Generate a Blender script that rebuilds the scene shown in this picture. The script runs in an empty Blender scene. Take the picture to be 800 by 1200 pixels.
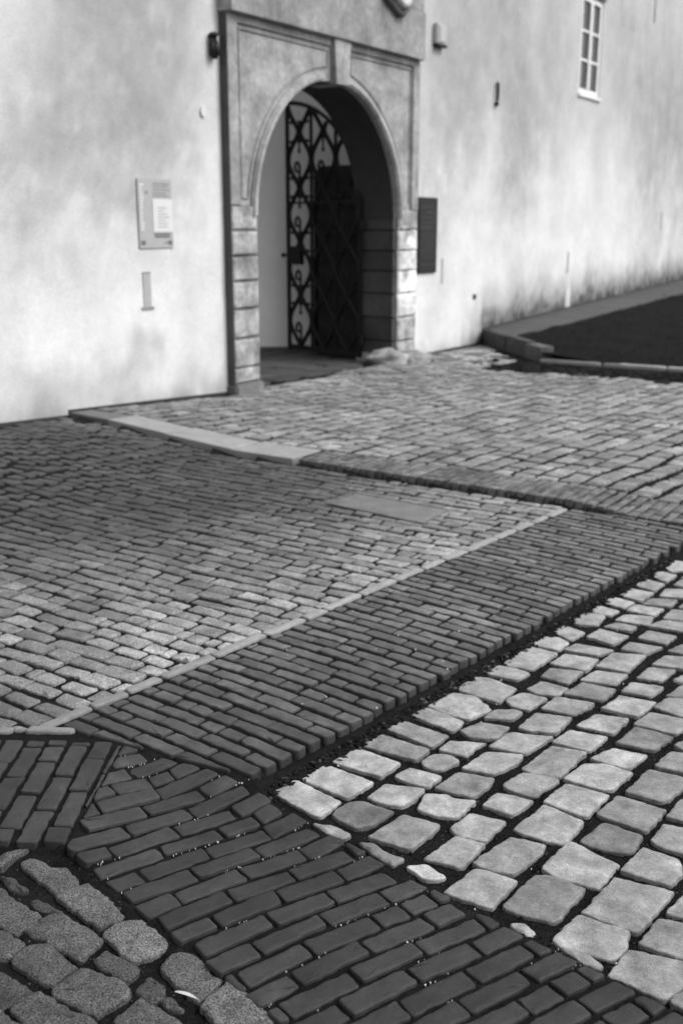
# Stone gateway and paved yard
import bpy, bmesh, math, random
from mathutils import Vector, noise, Matrix
R = math.radians
random.seed(7)
scene = bpy.context.scene
COL = scene.collection

# ------------------------------------------------------------------ camera
CAM_H, PITCH = 1.7, 14.8743
cam_d = bpy.data.cameras.new('camera'); cam = bpy.data.objects.new('camera', cam_d); COL.objects.link(cam)
cam.location = (0, 0, CAM_H); cam.rotation_euler = (R(90 - PITCH), 0, 0)
cam_d.sensor_fit = 'VERTICAL'; cam_d.sensor_height = 36; cam_d.lens = 37.5
cam_d.clip_start = .05; cam_d.clip_end = 500
cam_d.dof.use_dof = True; cam_d.dof.focus_distance = 3.05; cam_d.dof.aperture_fstop = 2.9
scene.camera = cam
# ------------------------------------------------------------------ light
SUN_EL, SUN_AZ = 48, -12          # azimuth measured from +X towards +Y
w = bpy.data.worlds.new('World'); scene.world = w; w.use_nodes = True
nt = w.node_tree; bg = nt.nodes['Background']
sky = nt.nodes.new('ShaderNodeTexSky'); sky.sky_type = 'NISHITA'; sky.sun_disc = False
sky.sun_elevation = R(SUN_EL); sky.sun_rotation = R(90 - SUN_AZ); sky.dust_density = 4; sky.air_density = 1.5
bw = nt.nodes.new('ShaderNodeRGBToBW')
nt.links.new(sky.outputs[0], bw.inputs[0]); nt.links.new(bw.outputs[0], bg.inputs[0]); bg.inputs[1].default_value = .15
sun_d = bpy.data.lights.new('sun', 'SUN'); sun_d.energy = 1.0; sun_d.angle = R(18); sun_d.color = (1, 1, 1)
sun = bpy.data.objects.new('sun', sun_d); COL.objects.link(sun)
sd_ = Vector((math.cos(R(SUN_EL)) * math.cos(R(SUN_AZ)), math.cos(R(SUN_EL)) * math.sin(R(SUN_AZ)), math.sin(R(SUN_EL))))
sun.rotation_euler = sd_.to_track_quat('Z', 'Y').to_euler()
scene.view_settings.view_transform = 'Standard'; scene.view_settings.look = 'None'
scene.view_settings.gamma = 1; scene.view_settings.exposure = 0.6

# surveyed outlines of the setts and edges, in metres
DATA = {"G":[[1.25,-0.2229,3.0829,-0.1616,3.1695,-0.0068,3.03,-0.0724,2.9411],[1.25,-0.1266,3.1724,-0.0971,3.2561,-0.0396,3.2561,0.0979,3.1513,0.0136,3.0523],[1.3,-0.029,3.2889,0.0371,3.3734,0.0779,3.3734,0.1919,3.2814,0.1272,3.1894],[0.45,-0.0264,2.9473,0.0168,3.017,0.0676,3.03,0.1562,2.9723,0.1042,2.9044,0.0516,2.872,-0.0033,2.9105],[1.15,0.0851,3.0562,0.1462,3.1374,0.2656,3.1031,0.2306,3.0431,0.1874,2.9977,0.1214,3.0235],[0.8,-0.0845,2.8984,-0.0194,2.8863,0.0287,2.8391,0.0032,2.8137,-0.0448,2.8449],[0.55,0.0504,2.7932,0.1006,2.7875,0.1362,2.7375,0.1786,2.7212,0.1458,2.6785,0.0987,2.7266],[0.75,0.0563,3.4211,0.1304,3.5033,0.3005,3.3734,0.2475,3.3009],[0.85,0.1698,3.5287,0.2278,3.5979,0.3781,3.4866,0.3136,3.3971],[0.95,0.262,3.6424,0.3228,3.7101,0.4477,3.5979,0.4006,3.5202],[1.15,0.3361,3.725,0.4324,3.8365,0.5125,3.811,0.5592,3.6971,0.4739,3.6209,0.3979,3.6514],[1.0,0.4641,3.8603,0.5093,4.0004,0.602,3.9834,0.682,3.8904,0.6002,3.759,0.529,3.811],[1.05,0.5785,4.0695,0.63,4.125,0.7135,4.0915,0.7641,4.0368,0.7035,3.9729,0.6077,4.026],[0.8,0.4314,3.5202,0.5088,3.5839,0.6048,3.5458,0.545,3.4503,0.4564,3.47],[0.7,0.5297,3.6245,0.5785,3.6916,0.6509,3.6916,0.6778,3.6696,0.6297,3.6067],[1.15,0.1765,3.1865,0.2293,3.2414,0.3282,3.1865,0.2773,3.1209,0.2167,3.1513],[0.85,0.2721,3.2889,0.3199,3.3391,0.3603,3.3391,0.3999,3.2964,0.339,3.2268,0.2838,3.2517],[1.1,0.3398,3.3734,0.3847,3.4373,0.5071,3.4211,0.461,3.3812,0.4328,3.3299],[0.8,0.0866,2.8275,0.1915,2.951,0.2986,2.8923,0.2793,2.8567,0.2339,2.8045,0.2025,2.7573,0.1264,2.8045],[1.3,0.2405,2.9913,0.2738,3.0762,0.3348,3.0695,0.3594,3.0431,0.4189,3.03,0.3552,2.9374,0.2905,2.9498],[0.8,0.3081,3.1168,0.391,3.2123,0.4992,3.1724,0.4708,3.1168,0.4225,3.0602,0.3436,3.0896],[0.95,0.4102,3.2443,0.5025,3.3577,0.6207,3.3345,0.5927,3.2739,0.5108,3.2051],[0.95,0.52,3.4051,0.606,3.5033,0.7439,3.4618,0.6374,3.3468],[1.4,0.185,2.6732,0.2436,2.6859,0.2929,2.6266,0.2676,2.6114,0.2264,2.6165],[1.0,0.2367,2.7158,0.337,2.824,0.4174,2.7819,0.3392,2.668,0.2993,2.6944,0.2696,2.705],[1.1,0.3325,2.8744,0.3965,2.9535,0.4992,2.9105,0.4235,2.8045,0.3507,2.8333],[1.1,0.446,3.0041,0.5013,3.0869,0.6054,3.0339,0.5273,2.9448],[1.0,0.5283,3.1305,0.6035,3.208,0.7045,3.1794,0.7055,3.1555,0.6172,3.0629,0.5501,3.0923],[1.0,0.2829,2.552,0.3809,2.6627,0.4869,2.6064,0.3993,2.4856,0.3182,2.528],[0.8,0.378,2.689,0.502,2.8217,0.5967,2.7841,0.5676,2.7266,0.4865,2.642,0.4339,2.6523],[0.95,0.6095,3.2443,0.7302,3.3892,0.8353,3.3422,0.7235,3.1865,0.6403,3.2152],[1.05,0.7453,3.4292,0.8243,3.5202,0.9433,3.47,0.8583,3.3624],[1.1,0.5229,2.8744,0.6359,2.9977,0.7328,2.9044,0.6539,2.7875,0.5448,2.8508],[1.15,0.6407,3.0235,0.7312,3.1374,0.8507,3.0695,0.7531,2.9374,0.6977,2.9723],[1.3,0.7348,3.1724,0.8223,3.2664,0.8945,3.2664,0.9621,3.208,0.8777,3.1099,0.8478,3.1004],[1.2,0.8488,3.3039,0.9443,3.3812,1.0512,3.3376,0.959,3.237],[0.65,0.9711,3.4292,1.0433,3.5033,1.1715,3.47,1.082,3.3687],[0.6,0.4372,2.4949,0.5409,2.6266,0.5851,2.6236,0.6652,2.5667,0.559,2.4264,0.4697,2.4625],[1.0,0.5723,2.668,0.674,2.7932,0.7852,2.6837,0.7049,2.5735,0.5977,2.6266],[0.5,0.7079,2.8045,0.7997,2.8984,0.8911,2.8275,0.8434,2.743,0.7605,2.7596],[0.75,0.793,2.9535,0.8873,3.0655,1.0052,2.9786,0.9118,2.8567],[0.7,0.9191,3.0829,1.0305,3.237,1.1294,3.1865,1.1079,3.1168,1.0183,3.0235],[0.9,1.0583,3.259,1.138,3.3577,1.2291,3.3422,1.1693,3.2008],[0.9,1.1634,3.4051,1.2373,3.4618,1.3174,3.4292,1.2512,3.3422],[1.05,0.7925,2.6523,0.8851,2.7707,0.9668,2.7104,0.958,2.642,0.907,2.5814],[0.85,0.9165,2.8045,0.9818,2.8984,1.0705,2.8508,1.0119,2.7266,0.9383,2.7707],[0.8,1.0042,2.9411,1.0783,3.0431,1.1758,3.0106,1.1014,2.8863],[1.0,0.5463,2.3611,0.6243,2.4444,0.7365,2.3782,0.7073,2.3068,0.6673,2.2744,0.5514,2.3316],[0.9,0.6424,2.4625,0.7625,2.6165,0.904,2.552,0.7613,2.3782],[0.85,0.6485,2.208,0.723,2.3051,0.8436,2.2624,0.8375,2.1928,0.757,2.1281,0.6949,2.1778],[0.75,0.7558,2.3274,0.8354,2.4354,0.9401,2.3955,0.8911,2.2624,0.8461,2.2704],[0.9,0.8589,2.458,0.9302,2.5424,0.993,2.5043,0.9347,2.4131],[0.7,0.5544,2.3191,0.6118,2.3109,0.6467,2.2545,0.6272,2.2388,0.5958,2.2624],[1.5,0.4409,2.422,0.4792,2.4175,0.5002,2.3782,0.4815,2.3653,0.4431,2.3999],[0.7,0.7716,2.1267,0.8529,2.1928,0.9119,2.1557,0.8266,2.0502],[1.0,0.6322,3.7819,0.7033,3.8404,0.7899,3.7916,0.704,3.6971,0.648,3.725],[0.8,0.7308,3.8803,0.8026,3.952,0.8925,3.8904,0.8375,3.8247,0.7574,3.8404],[0.75,0.8098,4.0153,0.8624,4.0871,0.9814,4.0476,0.9021,3.9375],[1.1,0.8738,4.1475,0.9565,4.2472,1.0779,4.1818,0.9983,4.0651],[0.95,0.9601,4.2878,1.0263,4.3612,1.1668,4.2878,1.0876,4.2236],[1.15,1.0897,4.4369,1.1692,4.5336,1.2731,4.4497,1.1818,4.3488],[0.85,1.1968,4.5685,1.2668,4.6148,1.3392,4.555,1.2962,4.5018],[1.1,1.2708,4.6508,1.3313,4.713,1.4468,4.6789,1.4049,4.582],[1.35,0.8343,4.4114,0.8655,4.4549,0.9618,4.4369,0.9915,4.3737,0.9326,4.2878,0.8446,4.3365],[1.25,0.9386,4.515,0.9978,4.5956,1.0917,4.4887,1.0071,4.4038],[1.0,0.6551,4.1772,0.7222,4.205,0.7817,4.3488,0.9096,4.2401,0.782,4.0805,0.7081,4.1138],[0.85,0.6435,3.5458,0.7267,3.6659,0.8448,3.6191,0.7662,3.4983,0.6779,3.5202],[0.85,0.7597,3.7157,0.8337,3.8051,0.9601,3.7438,0.8674,3.6514],[0.65,0.8698,3.8404,0.9635,3.9458,1.0752,3.8803,1.0007,3.7781],[0.95,0.9608,3.9729,1.0406,4.0585,1.159,4.026,1.0863,3.9251],[0.9,1.0577,4.1138,1.158,4.252,1.2883,4.2283,1.1718,4.0585],[0.75,1.2067,4.2999,1.2641,4.3787,1.3852,4.312,1.2916,4.2401],[0.8,1.3137,4.4241,1.3841,4.5071,1.4869,4.4497,1.4181,4.3612],[0.85,1.4012,4.5685,1.4794,4.6369,1.5934,4.6231,1.5554,4.5018],[1.1,0.8604,3.563,0.947,3.6514,1.057,3.6156,0.973,3.4983],[1.2,0.9838,3.7064,1.0509,3.7819,1.078,3.8247,1.1984,3.7666,1.0983,3.637],[0.95,1.0953,3.8603,1.1596,3.9458,1.2701,3.9006,1.2002,3.8168],[0.9,1.1938,3.994,1.2684,4.0915,1.3661,4.0651,1.2838,3.9624],[0.9,1.291,4.125,1.3777,4.2236,1.4896,4.205,1.4235,4.0805],[0.7,1.4022,4.2758,1.4796,4.3488,1.5739,4.3242,1.4933,4.2166],[0.6,0.9749,3.4292,1.0709,3.5492,1.1791,3.47,1.082,3.3687],[0.8,1.073,3.5717,1.1589,3.6696,1.2621,3.6156,1.2747,3.5804,1.2019,3.495],[0.9,1.1866,3.725,1.2618,3.8013,1.3628,3.7819,1.2858,3.6156],[0.75,1.2635,3.8208,1.3566,3.921,1.4347,3.9006,1.3659,3.7916],[0.9,1.1684,3.3971,1.2246,3.4454,1.2798,3.4292,1.2266,3.3345],[1.0,1.0363,4.6648,1.1393,4.7504,1.2298,4.7073,1.1708,4.582,1.0761,4.5956],[1.2,1.1507,4.7796,1.2215,4.845,1.3143,4.765,1.2498,4.7073],[1.3,1.2444,4.8996,1.3069,4.987,1.4167,4.8843,1.3458,4.8091],[1.15,1.3479,5.0253,1.426,5.1234,1.5442,5.0253,1.4535,4.9058],[1.0,1.4716,5.1739,1.5512,5.2669,1.646,5.1739,1.5587,5.0576],[1.0,1.5909,5.3307,1.6479,5.4143,1.748,5.3128,1.6669,5.208],[1.3,1.7002,5.4776,1.7765,5.5811,1.8557,5.5346,1.8264,5.4032,1.7495,5.374],[1.2,1.8151,5.6721,1.879,5.7659,1.9714,5.7535,1.8971,5.5928],[1.15,1.3535,4.7796,1.4189,4.854,1.5301,4.7943,1.4598,4.7073],[0.75,1.4539,4.8691,1.5167,4.9461,1.6328,4.915,1.5772,4.833],[1.1,1.5722,4.9933,1.6343,5.0969,1.7667,5.0739,1.705,4.9461],[0.9,1.6899,5.1569,1.7511,5.2321,1.8368,5.1909,1.788,5.1068],[0.9,1.4924,4.6648,1.5732,4.7855,1.6682,4.765,1.5977,4.6369],[1.0,1.7596,5.2599,1.8318,5.3487,1.9323,5.3128,1.8533,5.208],[1.1,1.8973,5.6124,1.9714,5.7535,2.0503,5.7742,2.0457,5.6521],[0.9,1.6154,4.824,1.6819,4.9058,1.7786,4.8843,1.7284,4.7943]],"H":[[1.2,-0.899,2.6549,-0.8862,2.6886,-0.8567,2.6812,-0.8167,2.6445,-0.7681,2.6424,-0.7241,2.5835,-0.7276,2.5491,-0.7617,2.523,-0.8215,2.5736],[1.2,-0.7614,2.5106,-0.696,2.5638,-0.6331,2.5154,-0.5698,2.4276,-0.6216,2.3835,-0.6682,2.4187],[1.6,-0.603,2.3534,-0.5839,2.3878,-0.5266,2.4054,-0.4833,2.3791,-0.4316,2.3114,-0.4649,2.2708,-0.5142,2.2524,-0.5535,2.291],[1.0,-0.8104,2.3705,-0.7609,2.4321,-0.725,2.4231,-0.605,2.3323,-0.646,2.2548,-0.6908,2.2869,-0.7443,2.3281],[0.8,-0.8117,2.2469,-0.7983,2.291,-0.7421,2.3098,-0.6482,2.2312,-0.6901,2.1629,-0.7566,2.2004],[1.0,-0.6868,2.1409,-0.6485,2.2004,-0.623,2.2235,-0.5307,2.1778,-0.4993,2.1337,-0.5614,2.0633,-0.6186,2.098],[0.85,-0.7548,2.0736,-0.7443,2.105,-0.7034,2.1373,-0.6465,2.091,-0.5632,2.0496,-0.5605,2.0162,-0.6584,1.9709,-0.7032,2.0295],[0.7,-0.6083,2.2509,-0.5796,2.2885,-0.5297,2.2509,-0.4925,2.2196,-0.5096,2.1741,-0.5678,2.2081],[0.6,-0.4894,2.1482,-0.4632,2.2004,-0.4147,2.1703,-0.4191,2.1193,-0.4416,2.105],[0.9,-0.5157,2.0429,-0.4908,2.077,-0.4677,2.1121,-0.3905,2.0633,-0.3545,2.0162,-0.4233,1.9709],[1.0,-0.9616,2.5346,-0.9313,2.5491,-0.8893,2.5059,-0.7888,2.4321,-0.8292,2.3602,-0.8814,2.3878,-0.9258,2.4231],[0.9,-0.9199,2.3705,-0.8761,2.3705,-0.7947,2.3156,-0.8257,2.2588,-0.8769,2.2708],[0.6,-0.8568,2.2081,-0.8306,2.2235,-0.7246,2.1409,-0.7681,2.1015,-0.8148,2.077],[0.7,-0.9482,2.6036,-0.9111,2.5986,-0.8556,2.5491,-0.8603,2.5249,-0.8993,2.5394],[0.55,-0.8407,2.4965,-0.816,2.5106,-0.733,2.4548,-0.7452,2.4366,-0.8019,2.4594],[0.8,-1.048,2.4685,-0.9784,2.5154,-0.9089,2.3534,-0.9954,2.3365],[0.8,-0.9549,2.2081,-0.8876,2.2548,-0.8287,2.105,-0.9131,2.105],[0.8,-0.86,2.0097,-0.7853,2.077,-0.7138,2.0162,-0.7447,1.9457],[0.8,-1.0371,2.6036,-1.0002,2.6549,-0.942,2.5835,-0.9763,2.5442],[1.1,-0.4361,2.2235,-0.4201,2.2548,-0.3856,2.2708,-0.3404,2.2469,-0.3191,2.2004,-0.2807,2.1778,-0.3334,2.1121,-0.3734,2.1482,-0.4094,2.1853],[1.3,-0.3203,2.0875,-0.2664,2.1629,-0.2196,2.1193,-0.155,2.0429,-0.1797,1.9837,-0.2607,1.9901,-0.2905,2.0429],[0.7,-0.4218,2.105,-0.4053,2.1264,-0.3832,2.1121,-0.3632,2.077,-0.4036,2.084],[0.9,-0.9755,2.6918,-0.9239,2.7242,-0.8916,2.7188,-0.931,2.6654,-0.9576,2.6342]],"keys":{"Dl":[[-0.9636,3.5048],[-0.9358,3.5964],[0.9854,5.9208],[1.3775,6.4006]],"Dr":[[-0.2813,3.0809],[1.6015,5.3667],[1.9171,5.7471]],"DF":[[-0.9265,3.3527],[-0.7268,3.3087],[-0.5586,3.2535],[-0.4503,3.1883],[-0.2813,3.0809]],"mit":[[-0.7268,3.3087],[-0.7594,3.1198],[-0.7652,2.9849],[-0.7732,2.8598],[-0.7866,2.7081]],"Ftop":[[-0.2879,3.1534],[-0.2274,2.9976],[-0.1293,2.8833],[0.0,2.7808],[0.1444,2.6507],[0.3619,2.463],[0.6607,2.2081],[0.7853,2.077]],"Fbot":[[-0.7913,2.724],[-0.6385,2.5488],[-0.4604,2.3814],[-0.3004,2.2253],[-0.1972,2.0969],[-0.1044,2.0011]],"Wbot":[[-0.9813,2.7213],[-0.7866,2.7081]],"Wtop":[[-1.1805,3.3654],[-1.0751,3.4108],[-0.9328,3.3783]],"kerb":[[-2.7651,9.4826],[-1.3905,8.5402],[-0.3492,7.7611],[0.6966,7.0564],[1.5457,6.4421]],"slab":[[-0.6385,7.817],[-1.9791,8.7006],[-1.8508,9.134],[-0.6484,8.4803],[-0.1639,8.0376],[-0.3284,7.7259]],"Btop":[[-0.2589,7.9263],[0.4431,7.7424],[0.9909,7.5663],[1.4274,7.0306],[1.9778,6.584],[2.1465,6.4967]],"plate":[[-0.079,6.5915],[0.0846,6.8398],[0.6483,6.4213],[0.4779,6.1233]],"lawnk":[[2.2874,13.9931],[2.7013,13.5364],[3.1811,13.276],[3.6024,13.0663],[4.1639,13.0251]],"ledge":[[1.9339,14.7739],[2.3081,14.5407],[2.5041,13.8822]],"block":[[2.2551,14.1312],[2.5432,14.0383]],"gut":[[0.9061,13.3358],[2.0453,12.7747],[2.2943,11.9121],[3.7424,11.649]],"step":[[1.21,14.0383],[2.3333,15.024],[2.3375,14.515],[1.353,13.0095]],"A":[[-0.2105,2.4136]],"leaf":[[-0.3894,2.1218],[-0.3255,2.0905]]}}
# ------------------------------------------------------------------ materials
def mat(name, base, rough=.8, lo=.75, hi=1.25, scale=8, bump=.3, bscale=60, speck=0, sscale=400, attr='tone', spec=.5, bdist=.003, metal=0, streak=0):
    m = bpy.data.materials.new(name); m.use_nodes = True; t = m.node_tree; N = t.nodes; L = t.links
    b = N['Principled BSDF']; b.inputs['Roughness'].default_value = rough; b.inputs['Metallic'].default_value = metal
    b.inputs['Specular IOR Level'].default_value = spec
    tc = N.new('ShaderNodeTexCoord')
    def nz(s, det=6, ro=.6):
        n = N.new('ShaderNodeTexNoise'); n.inputs['Scale'].default_value = s; n.inputs['Detail'].default_value = det
        n.inputs['Roughness'].default_value = ro; L.new(tc.outputs['Object'], n.inputs['Vector']); return n
    def rng(sock, a, c, f0=.25, f1=.75):
        r = N.new('ShaderNodeMapRange'); L.new(sock, r.inputs[0]); r.inputs[1].default_value = f0; r.inputs[2].default_value = f1
        r.inputs[3].default_value = a; r.inputs[4].default_value = c; return r.outputs[0]
    def mul(a, c):
        k = N.new('ShaderNodeMath'); k.operation = 'MULTIPLY'
        for i, s in enumerate((a, c)):
            if isinstance(s, (int, float)): k.inputs[i].default_value = s
            else: L.new(s, k.inputs[i])
        return k.outputs[0]
    v = mul(rng(nz(scale).outputs['Fac'], lo, hi), base)
    v = mul(v, rng(nz(scale * 5.3, 4).outputs['Fac'], (1 + lo) / 2, (1 + hi) / 2))
    if speck:
        v = mul(v, rng(nz(sscale, 3, .7).outputs['Fac'], 1 - speck, 1 + speck, .35, .65))
    if attr:
        a = N.new('ShaderNodeAttribute'); a.attribute_name = attr; v = mul(v, a.outputs['Fac'])
    c = N.new('ShaderNodeCombineColor')
    for i in range(3): L.new(v, c.inputs[i])
    L.new(c.outputs[0], b.inputs['Base Color'])
    rr = rng(nz(scale * 2).outputs['Fac'], max(rough - .12, .05), min(rough + .12, 1)); L.new(rr, b.inputs['Roughness'])
    if bump:
        n1 = nz(bscale, 8, .7); bp = N.new('ShaderNodeBump'); bp.inputs['Strength'].default_value = bump; bp.inputs['Distance'].default_value = bdist
        L.new(n1.outputs['Fac'], bp.inputs['Height']); L.new(bp.outputs[0], b.inputs['Normal'])
    return m
M = dict(
    sett=mat('sandstone_sett', .31, .8, .5, 1.36, 12, 1., 120, .42, 380, spec=.3),
    granite=mat('granite_sett', .098, .8, .5, 1.4, 14, 1.0, 160, .98, 230, bdist=.005, spec=.3),
    brick=mat('clinker_brick', .032, .62, .5, 1.55, 9, 1., 180, .42, 380, spec=.4),
    farsett=mat('worn_sett', .21, .8, .5, 1.42, 10, 1., 70, .6, 160),
    edge=mat('pale_edge_stone', .26, .8, .8, 1.2, 10, .8, 90, .25, 300),
    soil=mat('joint_soil', .011, .95, .5, 1.6, 12, 1, 160, .8, 260, bdist=.01, spec=.08),
    slab=mat('flagstone', .22, .8, .85, 1.15, 3, .4, 60, .1, 200),
    kerb=mat('kerb_stone', .28, .8, .8, 1.2, 4, .6, 40, .2, 150),
    stone=mat('portal_stone', .33, .85, .45, 1.45, 3.2, .9, 26, .15, 140, bdist=.012),
    darkstone=mat('weathered_shaded_stone', .12, .9, .7, 1.3, 5, .8, 30, .15, 160, bdist=.01),  # also carries the painted shade of the arch lining and portal side
    iron=mat('wrought_iron', .010, .6, .8, 1.2, 20, .2, 100, attr=None, spec=.2),
    black=mat('black_enamel', .006, .6, .8, 1.2, 20, .1, 100, attr=None),
    inner=mat('inner_plaster', .9, .9, .93, 1.05, 1.5, .3, 30, attr=None),
    dark=mat('unlit_room', .03, .9, .9, 1.1, 3, 0, 30, attr=None),
    white=mat('white_paint', .75, .5, .95, 1.05, 10, .1, 60, attr=None),
    glass=mat('window_glass', .03, .12, .8, 1.2, 2, 0, 30, attr=None),
    signgrey=mat('grey_print', .36, .6, .93, 1.07, 30, 0, 60, attr=None),
    paper=mat('paper', .6, .7, .97, 1.03, 30, 0, 60, attr=None),
    ink=mat('ink', .12, .6, .9, 1.1, 30, 0, 60, attr=None),
    inkgrey=mat('pale_ink', .22, .6, .9, 1.1, 30, 0, 60, attr=None),
    lettering=mat('worn_lettering', .035, .6, .6, 1.4, 30, 0, 60, attr=None),
    plate=mat('cast_iron_plate', .15, .6, .7, 1.25, 9, .6, 60, .3, 150, attr=None),
    lawn=mat('dark_earth', .006, .95, .6, 1.5, 4, 1, 60, .4, 90, attr=None, bdist=.02, spec=.08),
    grass=mat('dark_grass', .007, .9, .6, 1.5, 4, 0, 60, attr=None, spec=.08),
    chip=mat('pale_chip', .6, .7, .8, 1.2, 50, 0, 60, attr=None),
    greypaint=mat('grey_metal', .42, .5, .9, 1.1, 20, .1, 60, attr=None),
)
# plaster: colour comes from the stain pattern kept on the mesh, plus fine mottling
M['plaster'] = mat('lime_plaster', .70, .92, .86, 1.1, 2.2, .8, 18, .13, 75, attr='tone', bdist=.006)

# ------------------------------------------------------------------ helpers
class MB:
    def __init__(s): s.v = []; s.f = []; s.t = []
    def add(s, vs, fs, tone=1.):
        o = len(s.v); s.v += [tuple(p) for p in vs]
        s.t += tone if isinstance(tone, list) else [tone] * len(vs)
        s.f += [tuple(i + o for i in f) for f in fs]
    def box(s, x0, x1, y0, y1, z0, z1, tone=1.):
        P = [(x, y, z) for z in (z0, z1) for y in (y0, y1) for x in (x0, x1)]
        s.add(P, [(0, 2, 3, 1), (4, 5, 7, 6), (0, 1, 5, 4), (2, 6, 7, 3), (0, 4, 6, 2), (1, 3, 7, 5)], tone)
    def bbox(s, x0, x1, y0, y1, z0, z1, b=.006, tone=1.):      # chamfered box
        X = sorted((x0, x1)); Y = sorted((y0, y1)); Z = sorted((z0, z1))
        b = min(b, (X[1]-X[0])*.45, (Y[1]-Y[0])*.45, (Z[1]-Z[0])*.45)
        bm = bmesh.new(); bmesh.ops.create_cube(bm, size=1)
        for v in bm.verts:
            v.co = Vector(((X[0]+X[1])/2 + v.co.x*(X[1]-X[0]), (Y[0]+Y[1])/2 + v.co.y*(Y[1]-Y[0]), (Z[0]+Z[1])/2 + v.co.z*(Z[1]-Z[0])))
        bmesh.ops.bevel(bm, geom=bm.edges[:], offset=b, segments=2, affect='EDGES')
        bm.verts.index_update()
        s.add([v.co[:] for v in bm.verts], [[v.index for v in f.verts] for f in bm.faces], tone); bm.free()
    def prism(s, poly, y0, y1, tone=1.):       # poly of (x, z), extruded along y
        bm = bmesh.new(); vs = [bm.verts.new((x, y0, z)) for x, z in poly]
        f = bm.faces.new(vs); r = bmesh.ops.extrude_face_region(bm, geom=[f])
        for g in r['geom']:
            if isinstance(g, bmesh.types.BMVert): g.co.y = y1
        bmesh.ops.triangulate(bm, faces=[f for f in bm.faces if len(f.verts) > 4])
        bmesh.ops.recalc_face_normals(bm, faces=bm.faces[:]); bm.verts.index_update()
        s.add([v.co[:] for v in bm.verts], [[v.index for v in f.verts] for f in bm.faces], tone); bm.free()
    def tube(s, pts, r, n=6, closed=False, tone=1.):
        pts = [Vector(p) for p in pts]; vs = []; k = len(pts)
        for i, p in enumerate(pts):
            a = pts[(i-1) % k] if (closed or i) else p; c = pts[(i+1) % k] if (closed or i < k-1) else p
            d = (c - a).normalized(); x = d.cross(Vector((.31, .95, .05))).normalized(); y = d.cross(x)
            rr = r[i] if isinstance(r, list) else r
            vs += [p + (x*math.cos(2*math.pi*j/n) + y*math.sin(2*math.pi*j/n))*rr for j in range(n)]
        fs = []
        for i in range(k if closed else k-1):
            for j in range(n):
                fs.append((i*n+j, i*n+(j+1) % n, ((i+1) % k)*n+(j+1) % n, ((i+1) % k)*n+j))
        if not closed: fs += [tuple(range(n))[::-1], tuple(range((k-1)*n, k*n))]
        s.add(vs, fs, tone)
    def ball(s, c, rx, ry, rz, n=10, rough=0, seed=0, tone=1.):
        vs = []; fs = []
        for i in range(n+1):
            for j in range(2*n):
                a = math.pi*i/n; b = math.pi*j/n
                d = Vector((math.sin(a)*math.cos(b), math.sin(a)*math.sin(b), math.cos(a)))
                k = 1 + rough*noise.noise(d*1.7 + Vector((seed, 0, 0)))
                vs.append((c[0]+d.x*rx*k, c[1]+d.y*ry*k, c[2]+d.z*rz*k))
        for i in range(n):
            for j in range(2*n):
                fs.append((i*2*n+j, (i+1)*2*n+j, (i+1)*2*n+(j+1) % (2*n), i*2*n+(j+1) % (2*n)))
        s.add(vs, fs, tone)
    def build(s, name, m, parent=None, smooth=False):
        me = bpy.data.meshes.new(name); me.from_pydata(s.v, [], s.f); me.validate()
        if len(me.vertices) == len(s.t):
            at = me.attributes.new('tone', 'FLOAT', 'POINT'); at.data.foreach_set('value', s.t)
        me.materials.append(m)
        if smooth: me.polygons.foreach_set('use_smooth', [True]*len(me.polygons))
        o = bpy.data.objects.new(name, me); COL.objects.link(o)
        if parent: o.parent = parent
        return o
def tag(o, label=None, cat=None, group=None, kind=None):
    if label: o['label'] = label
    if cat: o['category'] = cat
    if group: o['group'] = group
    if kind: o['kind'] = kind
    return o
def empty(name, loc, rz=0, parent=None):
    o = bpy.data.objects.new(name, None); COL.objects.link(o); o.location = loc; o.rotation_euler = (0, 0, rz); o.empty_display_size = .2
    if parent: o.parent = parent
    return o
def sm(x):
    x = max(0., min(1., x)); return x*x*(3-2*x)

# wall frame: u along the wall (away to the right), n out of the wall towards the yard
OW = Vector((-1.173, 11.038, 0)); WA = R(56.8415)
UX, UY = math.cos(WA), math.sin(WA)
def un(x, y):
    dx, dy = x-OW.x, y-OW.y; return dx*UX+dy*UY, dx*UY-dy*UX
def xy(u, n): return OW.x+u*UX+n*UY, OW.y+u*UY-n*UX
def sdl(pl, x, y):
    """signed distance to an open polyline whose ends run on; positive on its left"""
    best = None; k = len(pl)-1
    for i in range(k):
        ax, ay = pl[i]; bx, by = pl[i+1]; dx, dy = bx-ax, by-ay; L = math.hypot(dx, dy)
        t = ((x-ax)*dx+(y-ay)*dy)/(L*L)
        if i > 0: t = max(0, t)
        if i < k-1: t = min(1, t)
        px, py = ax+dx*t, ay+dy*t; d = math.hypot(x-px, y-py)
        cr = dx*(y-ay)-dy*(x-ax)
        if best is None or d < abs(best)-1e-9: best = d if cr > 0 else -d
    return best
K = DATA['keys']
DL = [(-.9636, 3.5048), (1.3775, 6.4006)]
DR = [(-.2813, 3.0809), (1.6015, 5.3667), (1.9171, 5.7471)]
FT, FB, MI, DF = K['Ftop'], K['Fbot'], K['mit'], K['DF']
WT = [(-2.2, 3.30)] + K['Wtop'][:1] + [(-1.0751, 3.40), (-.93, 3.36)]
WB = [(-2.2, 2.76)] + K['Wbot']
def kerb_u(n): return -2.2-.033*max(n, 0)
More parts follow.
